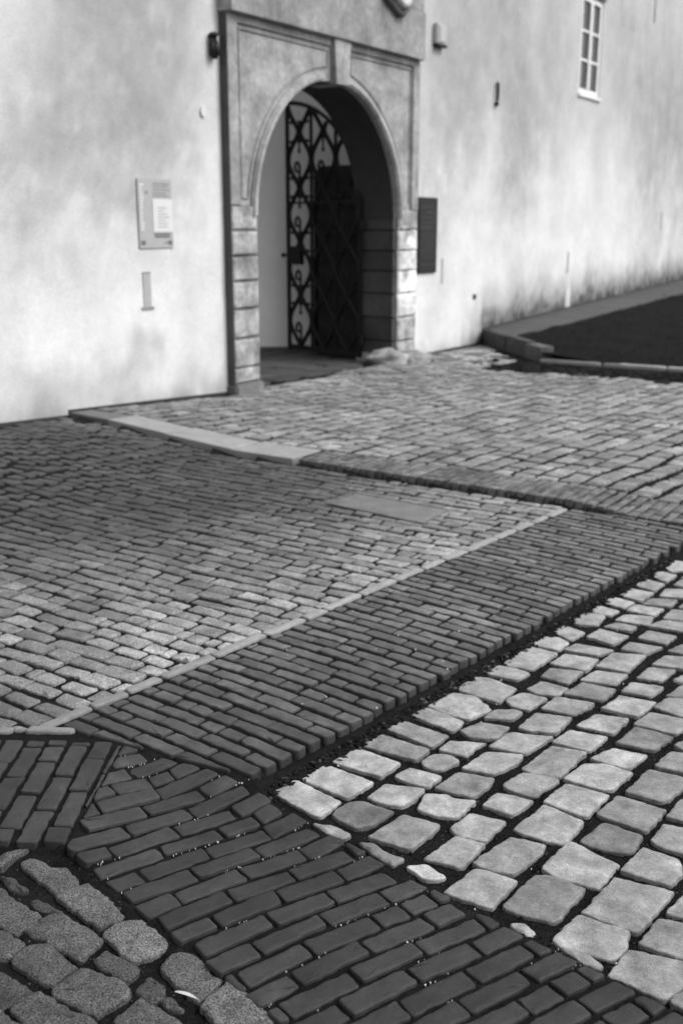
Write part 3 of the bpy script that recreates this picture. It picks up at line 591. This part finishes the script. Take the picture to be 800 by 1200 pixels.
# ------------------------------------------------------------------ the white building (local frame: x along wall, y into wall)
B = empty('castle_building', (OW.x, OW.y, 0), WA)
PT = .10                                     # portal stands this proud of the plaster (local y = -PT)
TD = .52                                     # depth of the gateway
UL, UR = .0, 3.78
WU0, WU1, WZ0, WZ1 = 9.28, 10.26, 3.86, 5.40     # window opening
ZT = 6.8; WT_ = .52
blobs = [ # (u, z, ru, rz, strength) dirty patches in the limewash, as they stand on this wall
 (-1.55, 3.3, .55, 1.1, .55), (-.95, 3.55, .45, 1.2, .5), (-2.1, 2.5, .6, .6, .38), (-1.2, 2.55, .6, .55, .3), (-2.75, 1.95, .5, .5, .3), (-.6, 3.4, .25, .9, .18),
 (-1.9, .38, .5, .22, .2), (-1.3, .3, .25, .25, .22), (-2.5, .35, .3, .2, .16), (-.45, 2.3, .3, .5, .1),
 (4.7, 4.3, .5, 1.1, .28), (5.3, 3.6, .5, 1.2, .3), (6.6, 3.9, .6, 1.4, .4), (7.2, 3.2, .5, 1., .36), (6.8, 2.4, .5, .7, .2), (4.6, 2.9, .5, .9, .25), (5.9, 4.8, .7, .6, .3), (8.2, 4.4, .5, 1.5, .22),
 (12.8, 3.6, .7, 1.6, .3), (14.2, 4.0, 1., 1.2, .45), (13.6, 2.5, .5, .8, .25), (15.6, 3.2, .8, 1.6, .35), (11.4, 4.9, .7, 1.2, .25), (14.0, 1.7, .35, .5, .2), (17.5, 3.4, 1., 1.4, .3)]
def stain(u, z):
    w1 = noise.noise(Vector((u*1.1, z*.8, 5))); w2 = noise.noise(Vector((u*1.1, z*.8, 15)))
    uu, zz = u+.3*w1+.16*noise.noise(Vector((u*5, z*4, 1))), z+.35*w2+.26*noise.noise(Vector((u*5, z*4, 8)))
    s = 0
    for a, b, ra, rb, k in blobs:
        d = ((uu-a)/ra)**2+((zz-b)/rb)**2
        if d < 6: s = max(s, 0)+1.12*k*math.exp(-d*.9)*(1-s*.8)
    s *= .85+.5*noise.noise(Vector((u*3, z*2.4, 33)))+.4*noise.noise(Vector((u*8, z*6, 3)))+.25*noise.noise(Vector((u*14, z*12, 3)))
    # vertical runs and upper grime
    s += .06*max(0, noise.noise(Vector((u*5, z*.5, 50))))*sm((z-1.8)/2)
    s += .12*max(0, noise.noise(Vector((u*1.2, z*1.2, 70)))+.1)
    s += (.13 if u < 0 else .22)*sm((z-2.1+.7*w1)/1.9)
    # splash dirt above the ground and above the bed
    g = .13 if u < 0 else (.02 if u < 5.9 else .26+.034*(u-5.9))
    if u < -.9: g = .15*(-u/2.94)
    hh = z-g; k = .24 if u > 5.3 else (.2 if u < 0 else .12); amt = .6 if u > 5.5 else .42
    s += amt*math.exp(-max(hh, 0)/(k*(.55+.9*max(0, noise.noise(Vector((u*2.6, 0, 90)))+.3))))*(.75+.7*noise.noise(Vector((u*7, z*4, 60))))
    if u > 9.25 and u < 9.45 and hh < .35: s *= .2
    foot = 0
    if u > 5.0: foot = .98*sm((u-5.0)/1.2)*math.exp(-(max(hh, 0)/(.30+.25*max(0, noise.noise(Vector((u*1.3, 4, 90)))+.35)+.12*noise.noise(Vector((u*4, z*3, 9)))))**1.6)
    elif u < 0: foot = .38*max(0, noise.noise(Vector((u*2.2, 7, 20)))+.35)*math.exp(-max(hh, 0)/.16)
    foot *= .85+.5*noise.noise(Vector((u*9, z*7, 60)))
    if 9.2 < u < 9.45: foot *= .25
    return (.40+.60*math.exp(-2.7*max(0, s)))*(1-max(0, min(.93, foot)))
def axis(a, b, st, marks):
    n_ = int((b-a)/st); L = [a+(b-a)*i/n_ for i in range(n_+1)]
    for m_ in marks:
        if a < m_ < b:
            i = min(range(len(L)), key=lambda i: abs(L[i]-m_)); L[i] = m_
    return L
wall = MB()
us = [-14, -11, -9, -7, -5.5, -4.5]+axis(-4., 18., .07, (UL+.01, UR-.01, WU0, WU1))+[19, 21, 24, 28, 34, 45]
zs = [-.4]+axis(-.1, 6.4, .07, (WZ0, WZ1))+[6.6, ZT]
V = []; T = []; F = []
for z in zs:
    for u in us:
        bump = .006*noise.noise(Vector((u*1.3, z*1.3, 0)))+.0025*noise.noise(Vector((u*5, z*5, 0)))
        if abs(u-WU0) < .01 or abs(u-WU1) < .01: bump = 0
        V.append((u, bump, z)); T.append(stain(u, z))
nu = len(us)
for j in range(len(zs)-1):
    for i in range(nu-1):
        uc, zc = (us[i]+us[i+1])/2, (zs[j]+zs[j+1])/2
        if UL < uc < UR and zc < 6.6: continue
        if WU0 < uc < WU1 and WZ0 < zc < WZ1: continue
        F.append((j*nu+i, j*nu+i+1, (j+1)*nu+i+1, (j+1)*nu+i))
wall.add(V, F, T)
for a, b, c, d in ((-14, UL, -.4, ZT), (UR, WU0, -.4, ZT), (WU1, 45, -.4, ZT), (WU0, WU1, -.4, WZ0), (WU0, WU1, WZ1, ZT), (UL, UR, 6.6, ZT)):
    wall.box(a, b, .012, WT_, c, d, .9)
for a, b, c, d in ((WU0-.0, WU0+.012, WZ0, WZ1), (WU1-.012, WU1, WZ0, WZ1), (WU0+.012, WU1-.012, WZ0, WZ0+.012), (WU0+.012, WU1-.012, WZ1-.012, WZ1)):
    wall.box(a, b, .0, .15, c, d, .9)
wall.build('wall', M['plaster'], B, False)
mb = MB(); mb.box(-14.2, 45.2, -.25, WT_+.3, ZT+.002, ZT+.16, .8); mb.build('eaves', M['stone'], B)
# dark hem of the plaster along the ground
mb = MB()
for a, b in ((-14, -3), (-3, -2.2), (-2.2, -1.), (-1., -.02), (3.8, 4.8), (4.8, 5.95), (5.95, 9), (9, 13), (13, 18), (18, 30)):
    if a == 3.8: mb.build('plaster_foot', M['darkstone'], B); mb = MB()
    def gz(u): return (.15*max(0, min(1.6, -u/2.94))+(.045 if u > -2.2 else 0)) if u < 5.95 else .25+.034*(u-5.9)
    za, zb = gz(a+.001), gz(b-.001)
    P = [(a, -.004, za-.1), (b, -.004, zb-.1), (b, -.004, zb+.02), (a, -.004, za+.02)]; Q = [(x, .03, z) for x, y, z in P]
    mb.add(P+Q, [(0, 1, 2, 3), (3, 2, 6, 7), (0, 3, 7, 4), (1, 5, 6, 2)], .25)
mb.build('plaster_foot', M['darkstone'], B)

# ---- window
wf = MB(); fy = .05
def rect(mb, x0, x1, z0, z1, y0, y1, b=.004): mb.bbox(x0, x1, y0, y1, z0, z1, b)
fr = MB()
rect(fr, WU0+.015, WU0+.10, WZ0+.015, WZ1-.015, .02, .09); rect(fr, WU1-.10, WU1-.015, WZ0+.015, WZ1-.015, .02, .09)
rect(fr, WU0+.10, WU1-.10, WZ0+.015, WZ0+.10, .02, .09); rect(fr, WU0+.10, WU1-.10, WZ1-.10, WZ1-.015, .02, .09)
uc = (WU0+WU1)/2; rect(fr, uc-.05, uc+.05, WZ0+.10, WZ1-.10, .015, .085)
win = fr.build('window', M['white'], B)
hz = (WZ1-WZ0-.2)/3
for i in (1, 2):
    for a, b in ((WU0+.10, uc-.05), (uc+.05, WU1-.10)):
        m = MB(); rect(m, a, b, WZ0+.10+hz*i-.02, WZ0+.10+hz*i+.02, .03, .075); m.build('glazing_bar', M['white'], win)
for i in range(3):
    for a, b in ((WU0+.10, uc-.05), (uc+.05, WU1-.10)):
        m = MB(); m.box(a, b, .055, .061, WZ0+.10+hz*i, WZ0+.10+hz*(i+1)); m.build('pane', M['glass'], win)
m = MB(); m.bbox(WU0-.02, WU1+.02, -.035, .02, WZ0-.045, WZ0+.012, .008); m.build('sill', M['white'], win)
m = MB(); m.bbox(WU0-.03, WU1+.03, -.03, .0, WZ1, WZ1+.07, .006, .45); m.build('lintel', M['stone'], win)
m = MB(); m.box(WU0+.02, WU1-.02, .35, .40, WZ0, WZ1); m.build('room_behind', M['dark'], win)

# ---- stone portal
UC, RR, ZS = 1.87, 1.435, 1.83
LI, RI = UC-RR, UC+RR
ZF_ = 3.695
def arc(r, a0, a1, n, cz=ZS): return [(UC+r*math.cos(R(a0+(a1-a0)*i/n)), cz+r*math.sin(R(a0+(a1-a0)*i/n))) for i in range(n+1)]
def arch_slab(mb, r, x0, x1, z0, z1, y0, y1, tone=1., n=48):
    """rectangular slab with an arched opening, as quads so the shading stays clean"""
    A = [(UC-r, z0)]+arc(r, 180, 0, n)+[(UC+r, z0)]; O = []
    for x, z in A:
        if z <= z0+1e-6 or abs(z-ZS) < 1e-6 and False: O.append((x0 if x < UC else x1, z0)); continue
        a = math.atan2(z-ZS, x-UC); tx = ((x1-UC) if math.cos(a) > 0 else (UC-x0))/max(abs(math.cos(a)), 1e-9); tz = (z1-ZS)/max(math.sin(a), 1e-9)
        t = min(tx, tz); O.append((UC+math.cos(a)*t, ZS+math.sin(a)*t))
    # put the outer corners in exactly
    for cx_ in (x0, x1):
        i = min(range(len(O)), key=lambda i: (O[i][0]-cx_)**2+(O[i][1]-z1)**2); O[i] = (cx_, z1)
    k = len(A); V = [(x, y0, z) for x, z in A]+[(x, y0, z) for x, z in O]+[(x, y1, z) for x, z in A]+[(x, y1, z) for x, z in O]; F = []
    for i in range(k-1):
        F += [(i, i+1, k+i+1, k+i), (2*k+i, 3*k+i, 3*k+i+1, 2*k+i+1), (i, 2*k+i, 2*k+i+1, i+1), (k+i, k+i+1, 3*k+i+1, 3*k+i)]
    F += [(0, k, 3*k, 2*k), (k-1, 3*k-1, 4*k-1, 2*k-1)]
    mb.add(V, F, tone)
ZJ = 1.93
mb = MB(); arch_slab(mb, RR, UL+.001, UR-.001, ZJ, 6.0, -PT+.028, TD, 1.)
portal = mb.build('stone_portal', M['stone'], B)
def part(name, m, mb, smooth=False, par=portal): return mb.build(name, m, par, smooth)
def strip_poly(mb, outer, inner_, y0, y1, tone=1.):
    k = len(outer); V = [(x, y0, z) for x, z in outer]+[(x, y0, z) for x, z in inner_]+[(x, y1, z) for x, z in outer]+[(x, y1, z) for x, z in inner_]; F = []
    for i in range(k-1): F += [(i, i+1, k+i+1, k+i), (i, 2*k+i, 2*k+i+1, i+1), (k+i, k+i+1, 3*k+i+1, 3*k+i)]
    F += [(0, k, 3*k, 2*k), (k-1, 3*k-1, 4*k-1, 2*k-1)]
    mb.add(V, F, tone)
# archivolt: outer flat band, small roll next to the opening
for a0, a1 in ((180, 99), (81, 0)):
    m = MB(); strip_poly(m, arc(RR+.095, a0, a1, 30), arc(RR+.004, a0, a1, 30), -PT, -PT+.04, 1.08)
    strip_poly(m, arc(RR+.075, a0, a1, 30), arc(RR+.025, a0, a1, 30), -PT-.018, -PT, 1.12); part('archivolt', M['stone'], m)
# frame strips of the two sunk panels
m = MB(); m.bbox(UL+.002, UL+.16, -PT, .05, ZJ, ZF_, .004, .95); part('border_strip', M['stone'], m)
m = MB(); m.bbox(UR-.17, UR-.002, -PT, .05, ZJ, ZF_, .004, .95); part('border_strip', M['stone'], m)
m = MB(); m.bbox(UL+.16, 1.79, -PT, .05, ZF_-.075, ZF_, .004, .9); part('border_strip', M['stone'], m)
m = MB(); m.bbox(2.17, UR-.17, -PT, .05, ZF_-.075, ZF_, .004, .9); part('border_strip', M['stone'], m)
m = MB(); m.box(UL-.004, UL+.0015, -PT+.004, .0, .14, ZF_-.002, .55); part('side_return', M['darkstone'], m)  # shade on the portal's left side, painted as a dark sheet
# thin ridge that runs round each panel
r1 = RR+.145
def panel(sign):
    x0, x1 = (UL+.20, 1.74) if sign < 0 else (2.22, UR-.21)
    zt = ZF_-.12; outer = x0 if sign < 0 else x1; inner_ = x1 if sign < 0 else x0
    ai = math.degrees(math.acos((inner_-UC)/r1)); aa = 180-3 if sign < 0 else 3
    xs = UC+sign*r1*math.cos(R(4))
    xo = outer
    pts = [(xo, zt), (inner_, zt)]+[(UC+r1*math.cos(R(ai+(aa-ai)*i/24)), ZS+r1*math.sin(R(ai+(aa-ai)*i/24))) for i in range(25)]
    lx = pts[-1][0]
    if (sign < 0 and lx < xo+.1) or (sign > 0 and lx > xo-.1):
        pts = [p for p in pts if (p[0] > xo+.10 if sign < 0 else p[0] < xo-.10) or p[1] > zt-.01]; pts.append((xo-sign*.10, 2.0))
    pts.append((xo, 2.0))
    m = MB(); m.tube([(x, -PT+.026, z) for x, z in pts], .016, 6, True, .8); part('panel_moulding', M['stone'], m)
panel(-1); panel(1)
# keystone rising to the frieze
m = MB(); zk = ZS+math.sqrt(RR**2-.15**2)-.015
V = [(1.80, ZF_), (2.12, ZF_), (2.09, zk-.005), (1.83, zk-.005)]
m.prism(V, -PT-.045, .25, 1.02); part('keystone', M['stone'], m)
# frieze, fillets above
m = MB(); m.bbox(UL-.02, UR-.02, -PT-.075, .05, ZF_, 4.24, .008, .82); m.bbox(UL-.01, UR-.03, -PT-.055, .05, 4.24, 4.62, .008, .8); part('frieze', M['stone'], m)
m = MB(); m.bbox(UL-.03, UR+.0, -PT-.10, .05, 4.63, 4.75, .02, .85); m.bbox(UL+.1, UR-.1, -PT, .05, 4.752, 6., .02, .9); part('cornice', M['stone'], m)
# lining inside the arch, with the shade there painted into its dark tone
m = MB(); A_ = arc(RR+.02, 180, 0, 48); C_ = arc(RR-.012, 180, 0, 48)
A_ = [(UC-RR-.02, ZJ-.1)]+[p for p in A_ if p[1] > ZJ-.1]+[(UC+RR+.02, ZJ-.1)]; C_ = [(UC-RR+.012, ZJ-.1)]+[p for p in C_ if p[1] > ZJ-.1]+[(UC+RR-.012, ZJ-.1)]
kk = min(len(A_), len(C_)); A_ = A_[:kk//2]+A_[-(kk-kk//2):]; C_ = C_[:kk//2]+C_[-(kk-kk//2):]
strip_poly(m, A_, C_, -PT+.09, TD+.004, .26); part('arch_shade_lining', M['darkstone'], m)
# impost fillet and jamb blocks
def rough_face(mb, x0, x1, z0, z1, y, lime):
    """worn front of a block: rounded chipped arrises; old limewash still on the right-hand jamb"""
    nx, nz_ = max(8, int((x1-x0)/.022)), max(8, int((z1-z0)/.022)); V = []; T = []; F = []
    for j in range(nz_+1):
        for i in range(nx+1):
            x, z = x0+(x1-x0)*i/nx, z0+(z1-z0)*j/nz_
            e = min(x-x0, x1-x, z-z0, z1-z); nn = noise.noise(Vector((x*9, 3, z*9)))
            c = max(0, 1-e/(.022+.03*max(0, nn)))
            V.append((x, y+.020*c*c+.006*nn+.003*noise.noise(Vector((x*40, 1, z*40))), z))
            t = 1.0+.5*noise.noise(Vector((x*6, 8, z*6)))+.3*noise.noise(Vector((x*22, 8, z*22)))-.35*c
            if lime: t += 1.25*sm((noise.noise(Vector((x*4, 5, z*4+3)))+.42)*3)*sm((z-.52)/.15)*sm((1.74-z+.1*nn)/.12)
            T.append(max(.3, t))
    for j in range(nz_):
        for i in range(nx): a_ = j*(nx+1)+i; F.append((a_, a_+1, a_+nx+2, a_+nx+1))
    o = len(V)      # turn the rim back to the block
    rim = [i for i in range(nx+1)]+[(j+1)*(nx+1)-1 for j in range(1, nz_+1)]+[nz_*(nx+1)+i for i in range(nx-1, -1, -1)]+[j*(nx+1) for j in range(nz_-1, 0, -1)]
    for r_ in rim: V.append((V[r_][0], y+.06, V[r_][2])); T.append(.6)
    k_ = len(rim)
    for i in range(k_): F.append((rim[i], rim[(i+1) % k_], o+(i+1) % k_, o+i))
    mb.add(V, F, T)
cut = [.30, .60, .90, 1.18, 1.43, 1.68, ZJ]
for side, (a, b) in enumerate(((UL+.003, LI), (RI, UR-.003))):
    z0 = .14
    for k, z1 in enumerate(cut):
        m = MB(); g = random.uniform(-.006, .008)
        tn = (.95+.2*h(k, 3)) if side == 0 else (1.0+.1*h(k, 4))
        if side and 1 <= k <= 4: tn = 1.0
        if side and k == 5: tn = 1.0
        if side == 0:
            m.bbox(a-.0, b+g*.5, -PT+.02, TD-.01, z0+.004, z1-.004, .012, tn)
            rough_face(m, a, b+g*.5, z0+.004, z1-.004, -PT+g*.6, 0)
        else:   # limewashed face; shade of the reveal painted into its stone tone
            m.bbox(a+.004+g*.5, b, -PT+.02, -PT+.10, z0+.004, z1-.004, .012, tn)
            rough_face(m, a+.004+g*.5, b, z0+.004, z1-.004, -PT+g*.6, 1)
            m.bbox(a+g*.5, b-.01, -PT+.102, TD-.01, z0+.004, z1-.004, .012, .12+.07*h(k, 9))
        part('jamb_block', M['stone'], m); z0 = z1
# foot stones
m = MB(); m.bbox(UL-.02, LI+.02, -PT-.035, TD, -.05, .14, .02, .42); part('foot_stone', M['stone'], m)
m = MB(); m.bbox(RI-.03, UR-.02, -PT-.02, TD, -.05, .14, .02, .8); part('foot_stone', M['stone'], m)
for c, r3, tn in (((RI-.10, -.02, .07), (.30, .26, .13), .95), ((UR-.22, -.22, .05), (.26, .20, .11), .8), ((RI+.12, -.20, .02), (.22, .16, .10), .7)):
    m = MB(); m.ball(c, *r3, 12, .45, c[0], tn); part('guard_stone', M['stone'], m, True)
# scroll-edged cartouche on the frieze
cu, cz = 3.02, 4.60
m = MB(); pts = []
for i in range(40):
    a = 2*math.pi*i/40; k = 1+.06*math.cos(5*a); pts.append((cu+.35*k*math.cos(a), -PT-.11, cz+.46*k*math.sin(a)))
m.tube(pts, .045, 8, True, .35); part('cartouche_shadow_rim', M['stone'], m, True)  # shadow round the scroll, painted as a dark rim
m = MB(); m.tube([(cu+(x-cu)*.82, y-.05, cz+(z-cz)*.82) for x, y, z in pts], .052, 8, True, 1.5); part('cartouche_scroll', M['stone'], m, True)
m = MB(); m.ball((cu, -PT-.09, cz), .24, .11, .26, 12, .1, 3, .6); part('cartouche_boss', M['stone'], m, True)

# ---- passage behind
def wl(x, y, z=0): u, n = un(x, y); return (u, -n, z)
mb = MB()
Y0 = 15.35
def wbox(mb, x0, x1, y0, y1, z0, z1, tone=1.):     # box aligned with the world, given in the building's frame
    P = [wl(x, y, z) for z in (z0, z1) for y in (y0, y1) for x in (x0, x1)]
    mb.add(P, [(0, 2, 3, 1), (4, 5, 7, 6), (0, 1, 5, 4), (2, 6, 7, 3), (0, 4, 6, 2), (1, 3, 7, 5)], tone)
wbox(mb, -7.5, -.39, Y0, Y0+.3, -.05, 4.6); wbox(mb, -.39, .62, Y0, Y0+.3, 2.47, 4.6)
iw = mb.build('inner_wall', M['inner'], B)
mb = MB(); wbox(mb, -4.5, -.40, Y0-.012, Y0, -.02, .07); mb.build('skirting', M['ink'], iw)
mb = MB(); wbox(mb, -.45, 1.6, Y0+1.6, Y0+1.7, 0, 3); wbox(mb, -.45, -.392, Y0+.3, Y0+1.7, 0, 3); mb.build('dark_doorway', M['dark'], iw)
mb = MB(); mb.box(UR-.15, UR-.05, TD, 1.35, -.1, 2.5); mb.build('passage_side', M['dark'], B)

# ---- wrought iron gate leaf, hinged on the right, swung inwards
hx, hy_ = 3.26, .42                      # hinge foot (local x, y)
sx, sy = 3.55, 1.80                      # where the free end stands
LW = math.hypot(sx-hx, sy-hy_)
gate = empty('gate_leaf', (hx, hy_, .05), math.atan2(sy-hy_, sx-hx), B)     # its x runs from hinge to free end
GR = LW-.02; GS = 1.86
def gtop(x): d = LW-x; return GS+math.sqrt(max(0, GR*GR-min(d, GR)**2))
m = MB(); m.bbox(LW-.05, LW, -.02, .02, .02, gtop(LW), .004); m.bbox(0, .05, -.02, .02, .02, gtop(.03)+.02, .004)
m.bbox(.05, LW-.05, -.018, .018, .03, .10, .004); m.bbox(.05, LW-.05, -.018, .018, 1.97, 2.0, .004)
m.tube([(x, 0, gtop(x)) for x in [.01+(LW-.04)*(1-math.cos(math.pi/2*i/30)) if False else .01+(LW-.03)*(i/30)**1.8 for i in range(31)]], .028, 6)
m.build('frame', M['iron'], gate)
ncol = 3; cw = (LW-.05)/ncol; PZ = .70
m = MB()
for k in range(1, ncol): x = .02+cw*k; m.tube([(x, 0, .06), (x, 0, gtop(x))], .024, 5)
m.build('upright_bar', M['iron'], gate)
for k in range(ncol):
    c0 = .02+cw*(k+.5); m = MB()
    for sgn in (-1, 1):
        pts = []
        for i in range(120):
            z = .08+i*.027; A_ = .195*(.5-.5*math.cos(2*math.pi*(z-.08)/PZ))**.75+.018
            x = c0+sgn*A_
            if z > gtop(max(.01, min(LW-.01, x)))-.01: break
            pts.append((x, 0, z))
        if len(pts) > 2: m.tube(pts, .031, 5)
    nb = 0
    while .08+nb*PZ < gtop(c0)-.1:
        zb = .08+nb*PZ
        # spike with a ball, C scroll, collar ties
        if zb+PZ*.9 < gtop(c0)+.1:
            m.tube([(c0, 0, zb+PZ*.97), (c0, 0, zb+PZ*.68)], [.020, .012], 5); m.ball((c0, 0, zb+PZ*.66), .024, .02, .035, 5)
            pts = []
            for i in range(18):
                a = R(180-i*17); pts.append((c0+.055-.055*(-math.cos(a)) if False else c0+.045+.047*math.cos(a)*(1-i*.02), 0, zb+PZ*.36+.075*math.sin(a)*(1-i*.02)))
            m.tube([(c0, 0, zb+.05), (c0-.002, 0, zb+PZ*.36)]+pts, .019, 5)
        if zb > .2 and zb < gtop(c0)-.2:
            for dz in (-.12, .12):
                m.tube([(c0-cw*.48, 0, zb+dz), (c0+cw*.48, 0, zb+dz)], .010, 5) if abs(zb-2.0) > .3 or True and nb % 2 else None
                for sg in (-1, 1): m.ball((c0+sg*cw*.33, 0, zb+dz), .026, .02, .026, 5)
            m.tube([(c0, -.012, zb-.14), (c0, -.012, zb+.14)], .024, 6)
        nb += 1
    m.build('scrollwork', M['iron'], gate)
m = MB(); m.bbox(LW-.30, LW-.02, -.04, .04, 1.18, 1.42, .01); lock = m.build('lock_case', M['iron'], gate)
m = MB(); m.tube([(LW-.02, -.0, 1.30), (LW+.07, 0, 1.30)], .014, 6); m.ball((LW+.08, 0, 1.30), .035, .03, .035, 7); m.build('handle', M['iron'], lock)
for z in (.25, 1.7):
    m = MB(); m.tube([(-.01, 0, z-.06), (-.01, 0, z+.06)], .035, 8); m.build('hinge', M['iron'], gate)

tag(B, 'long white limewashed building with stained walls and an arched stone gateway', 'building')

# ------------------------------------------------------------------ things fixed to the wall (each its own)
def on_wall(name, u, z, label, cat, n=0., group=None):
    x, y = xy(u, n); o = empty(name, (x, y, z), WA); tag(o, label, cat, group); return o
F0 = -.002
# information board
t = on_wall('information_board', -1.225, 1.525, 'grey printed information board with a white sheet pinned to it, left of the gateway', 'notice board')
W2, H2 = .455, .615
t.location.x -= UY*.008; t.location.y += UX*.008
m = MB(); m.bbox(0, W2, -.022, -.012, 0, H2, .003); m.build('panel', M['signgrey'], t)
m = MB(); m.box(.0+.19, W2-.004, -.026, -.0222, .145, .44); m.build('paper_sheet', M['paper'], t)
m = MB()
for i in range(15):
    z = .16+i*.028; k = random.random()
    m.box(.02, .05+.03*k, -.0245, -.0222, z, z+.016)
m.build('side_lettering', M['paper'], t)
m = MB()
for z, a, b in ((.57, .2, .42), (.545, .2, .40), (.515, .2, .43), (.485, .2, .38), (.46, .2, .41)): m.box(a, b, -.0245, -.0222, z, z+.010)
m.box(.10, .13, -.0245, -.0222, .48, .51)
m.build('heading_lines', M['inkgrey'], t)
for bx in ((.2, .41, .095, .110), (.2, .41, .118, .133), (.02, .075, .03, .07), (.385, .435, .03, .07), (.33, .384, .045, .055)):
    m = MB(); m.box(bx[0], bx[1], -.0245, -.0222, bx[2], bx[3]); m.build('dark_text_line', M['ink'], t)
m = MB()
for i in range(7): m.box(.25, .33+.08*random.random(), -.0275, -.0262, .19+i*.028, .196+i*.028)
m.build('sheet_lettering', M['inkgrey'], t)
# narrow grey strip sign
t = on_wall('strip_sign', -1.20, .985, 'narrow upright grey strip fixed to the plaster below the information board', 'sign')
m = MB(); m.bbox(.0, .105, -.008, F0, .0, .33, .003); m.build('panel', M['signgrey'], t)
m = MB(); m.box(-.03, .13, -.012, F0, -.012, .012); m.build('clip', M['inkgrey'], t)
m = MB(); m.box(.0, .105, -.010, -.0082, .315, .33); m.build('clip', M['inkgrey'], t)
# dark plaque
t = on_wall('wall_plaque', 3.93, 1.13, 'tall black plaque with worn lettering right beside the gateway', 'plaque')
m = MB(); m.bbox(0, .50, -.035, F0, 0, .965, .008); m.build('plate', M['black'], t)
random.seed(3)
for z, a, b, hh in ((.83, .04, .36, .03), (.76, .18, .42, .03), (.70, .06, .44, .02), (.64, .08, .40, .02), (.56, .03, .34, .045), (.50, .1, .42, .016), (.46, .08, .4, .016), (.42, .1, .36, .016), (.38, .06, .42, .016), (.34, .1, .4, .016), (.30, .08, .36, .016), (.26, .06, .42, .016), (.20, .1, .38, .016), (.10, .08, .42, .022)):
    x = a; m = MB()
    while x < b:
        wd = .015+.03*random.random(); m.box(x, x+wd, -.037, -.0352, z, z+hh); x += wd+.012
    m.build('text_line', M['lettering'], t)
# lantern
t = on_wall('wall_lantern', -.13, 3.22, 'small dark rounded wall lantern high on the plaster left of the portal', 'lantern')
m = MB(); m.bbox(-.05, .05, -.10, F0, .04, .22, .03); m.build('housing', M['black'], t, True)
m = MB(); m.bbox(-.045, .045, -.085, -.02, .17, .235, .02); m.build('glass', M['glass'], t, True)
m = MB(); m.bbox(-.052, .055, -.105, F0, .225, .27, .018); m.build('cap', M['black'], t, True)
m = MB(); m.bbox(-.012, .012, -.10, -.088, .15, .24, .004); m.build('glass_bar', M['greypaint'], t)
# small box lamp right of the portal
t = on_wall('box_floodlight', 4.25, 3.94, 'small pale box lamp with a dark underside high right of the portal', 'floodlight')
m = MB(); m.bbox(0, .26, -.07, F0, .03, .27, .012); m.build('housing', M['greypaint'], t)
m = MB(); m.bbox(.05, .22, -.08, -.07, .06, .25, .004); m.build('lens', M['greypaint'], t)
m = MB(); m.bbox(.0, .26, -.085, F0, .0, .028, .006); m.build('bottom_plate', M['black'], t)
# iron wall hook
t = on_wall('wall_hook', 6.15, 3.40, 'small dark iron loop hook halfway up the plaster between portal and window', 'hook')
m = MB(); m.tube([(-.03, -.03, .10), (-.03, -.03, .30), (.03, -.03, .30), (.03, -.03, .10), (0, -.03, .04)], .012, 6, True); m.build('loop', M['iron'], t)
m = MB(); m.bbox(-.04, .04, -.04, F0, -.01, .04, .006); m.build('plate', M['iron'], t)
# white cap
t = MB(); t.tube([(0, F0, 0), (0, -.03, 0)], .055, 16)
x, y = xy(-.28, 0); o = t.build('blank_cover', M['paper']); o.location = (x, y, 2.78); o.rotation_euler = (0, 0, WA); o.scale = (.7, .7, .9)
tag(o, 'small round white blanking cover on the plaster below the lantern', 'cover')
# square vent
t = MB(); t.bbox(-.05, .05, -.01, F0, -.035, .035, .003)
x, y = xy(5.66, 0); o = t.build('wall_vent', M['black']); o.location = (x, y, .745); o.rotation_euler = (0, 0, WA)
tag(o, 'tiny dark square vent low in the wall near the start of the kerb', 'vent')
# upright iron ties in the plaster
for u, z, hh, wd, mk, lb in ((12.93, 5.45, .9, .05, 'ink', 'long upright iron tie at the very top of the wall right of the window'),
                         (4.65, .97, .34, .05, 'signgrey', 'faint pale tie strip low on the wall right of the black plaque'),
                         (9.22, .96, .36, .06, 'signgrey', 'grey tie strip low on the wall below the window'),
                         (14.27, 1.67, .36, .05, 'inkgrey', 'thin dark tie strip low on the wall near the right edge of the photo')):
    t = MB(); t.bbox(-wd/2, wd/2, -.008, F0, 0, hh, .004)
    x, y = xy(u, 0); o = t.build('wall_tie', M[mk]); o.location = (x, y, z); o.rotation_euler = (0, 0, WA)
    tag(o, lb, 'wall tie', 'upright ties set in the wall')
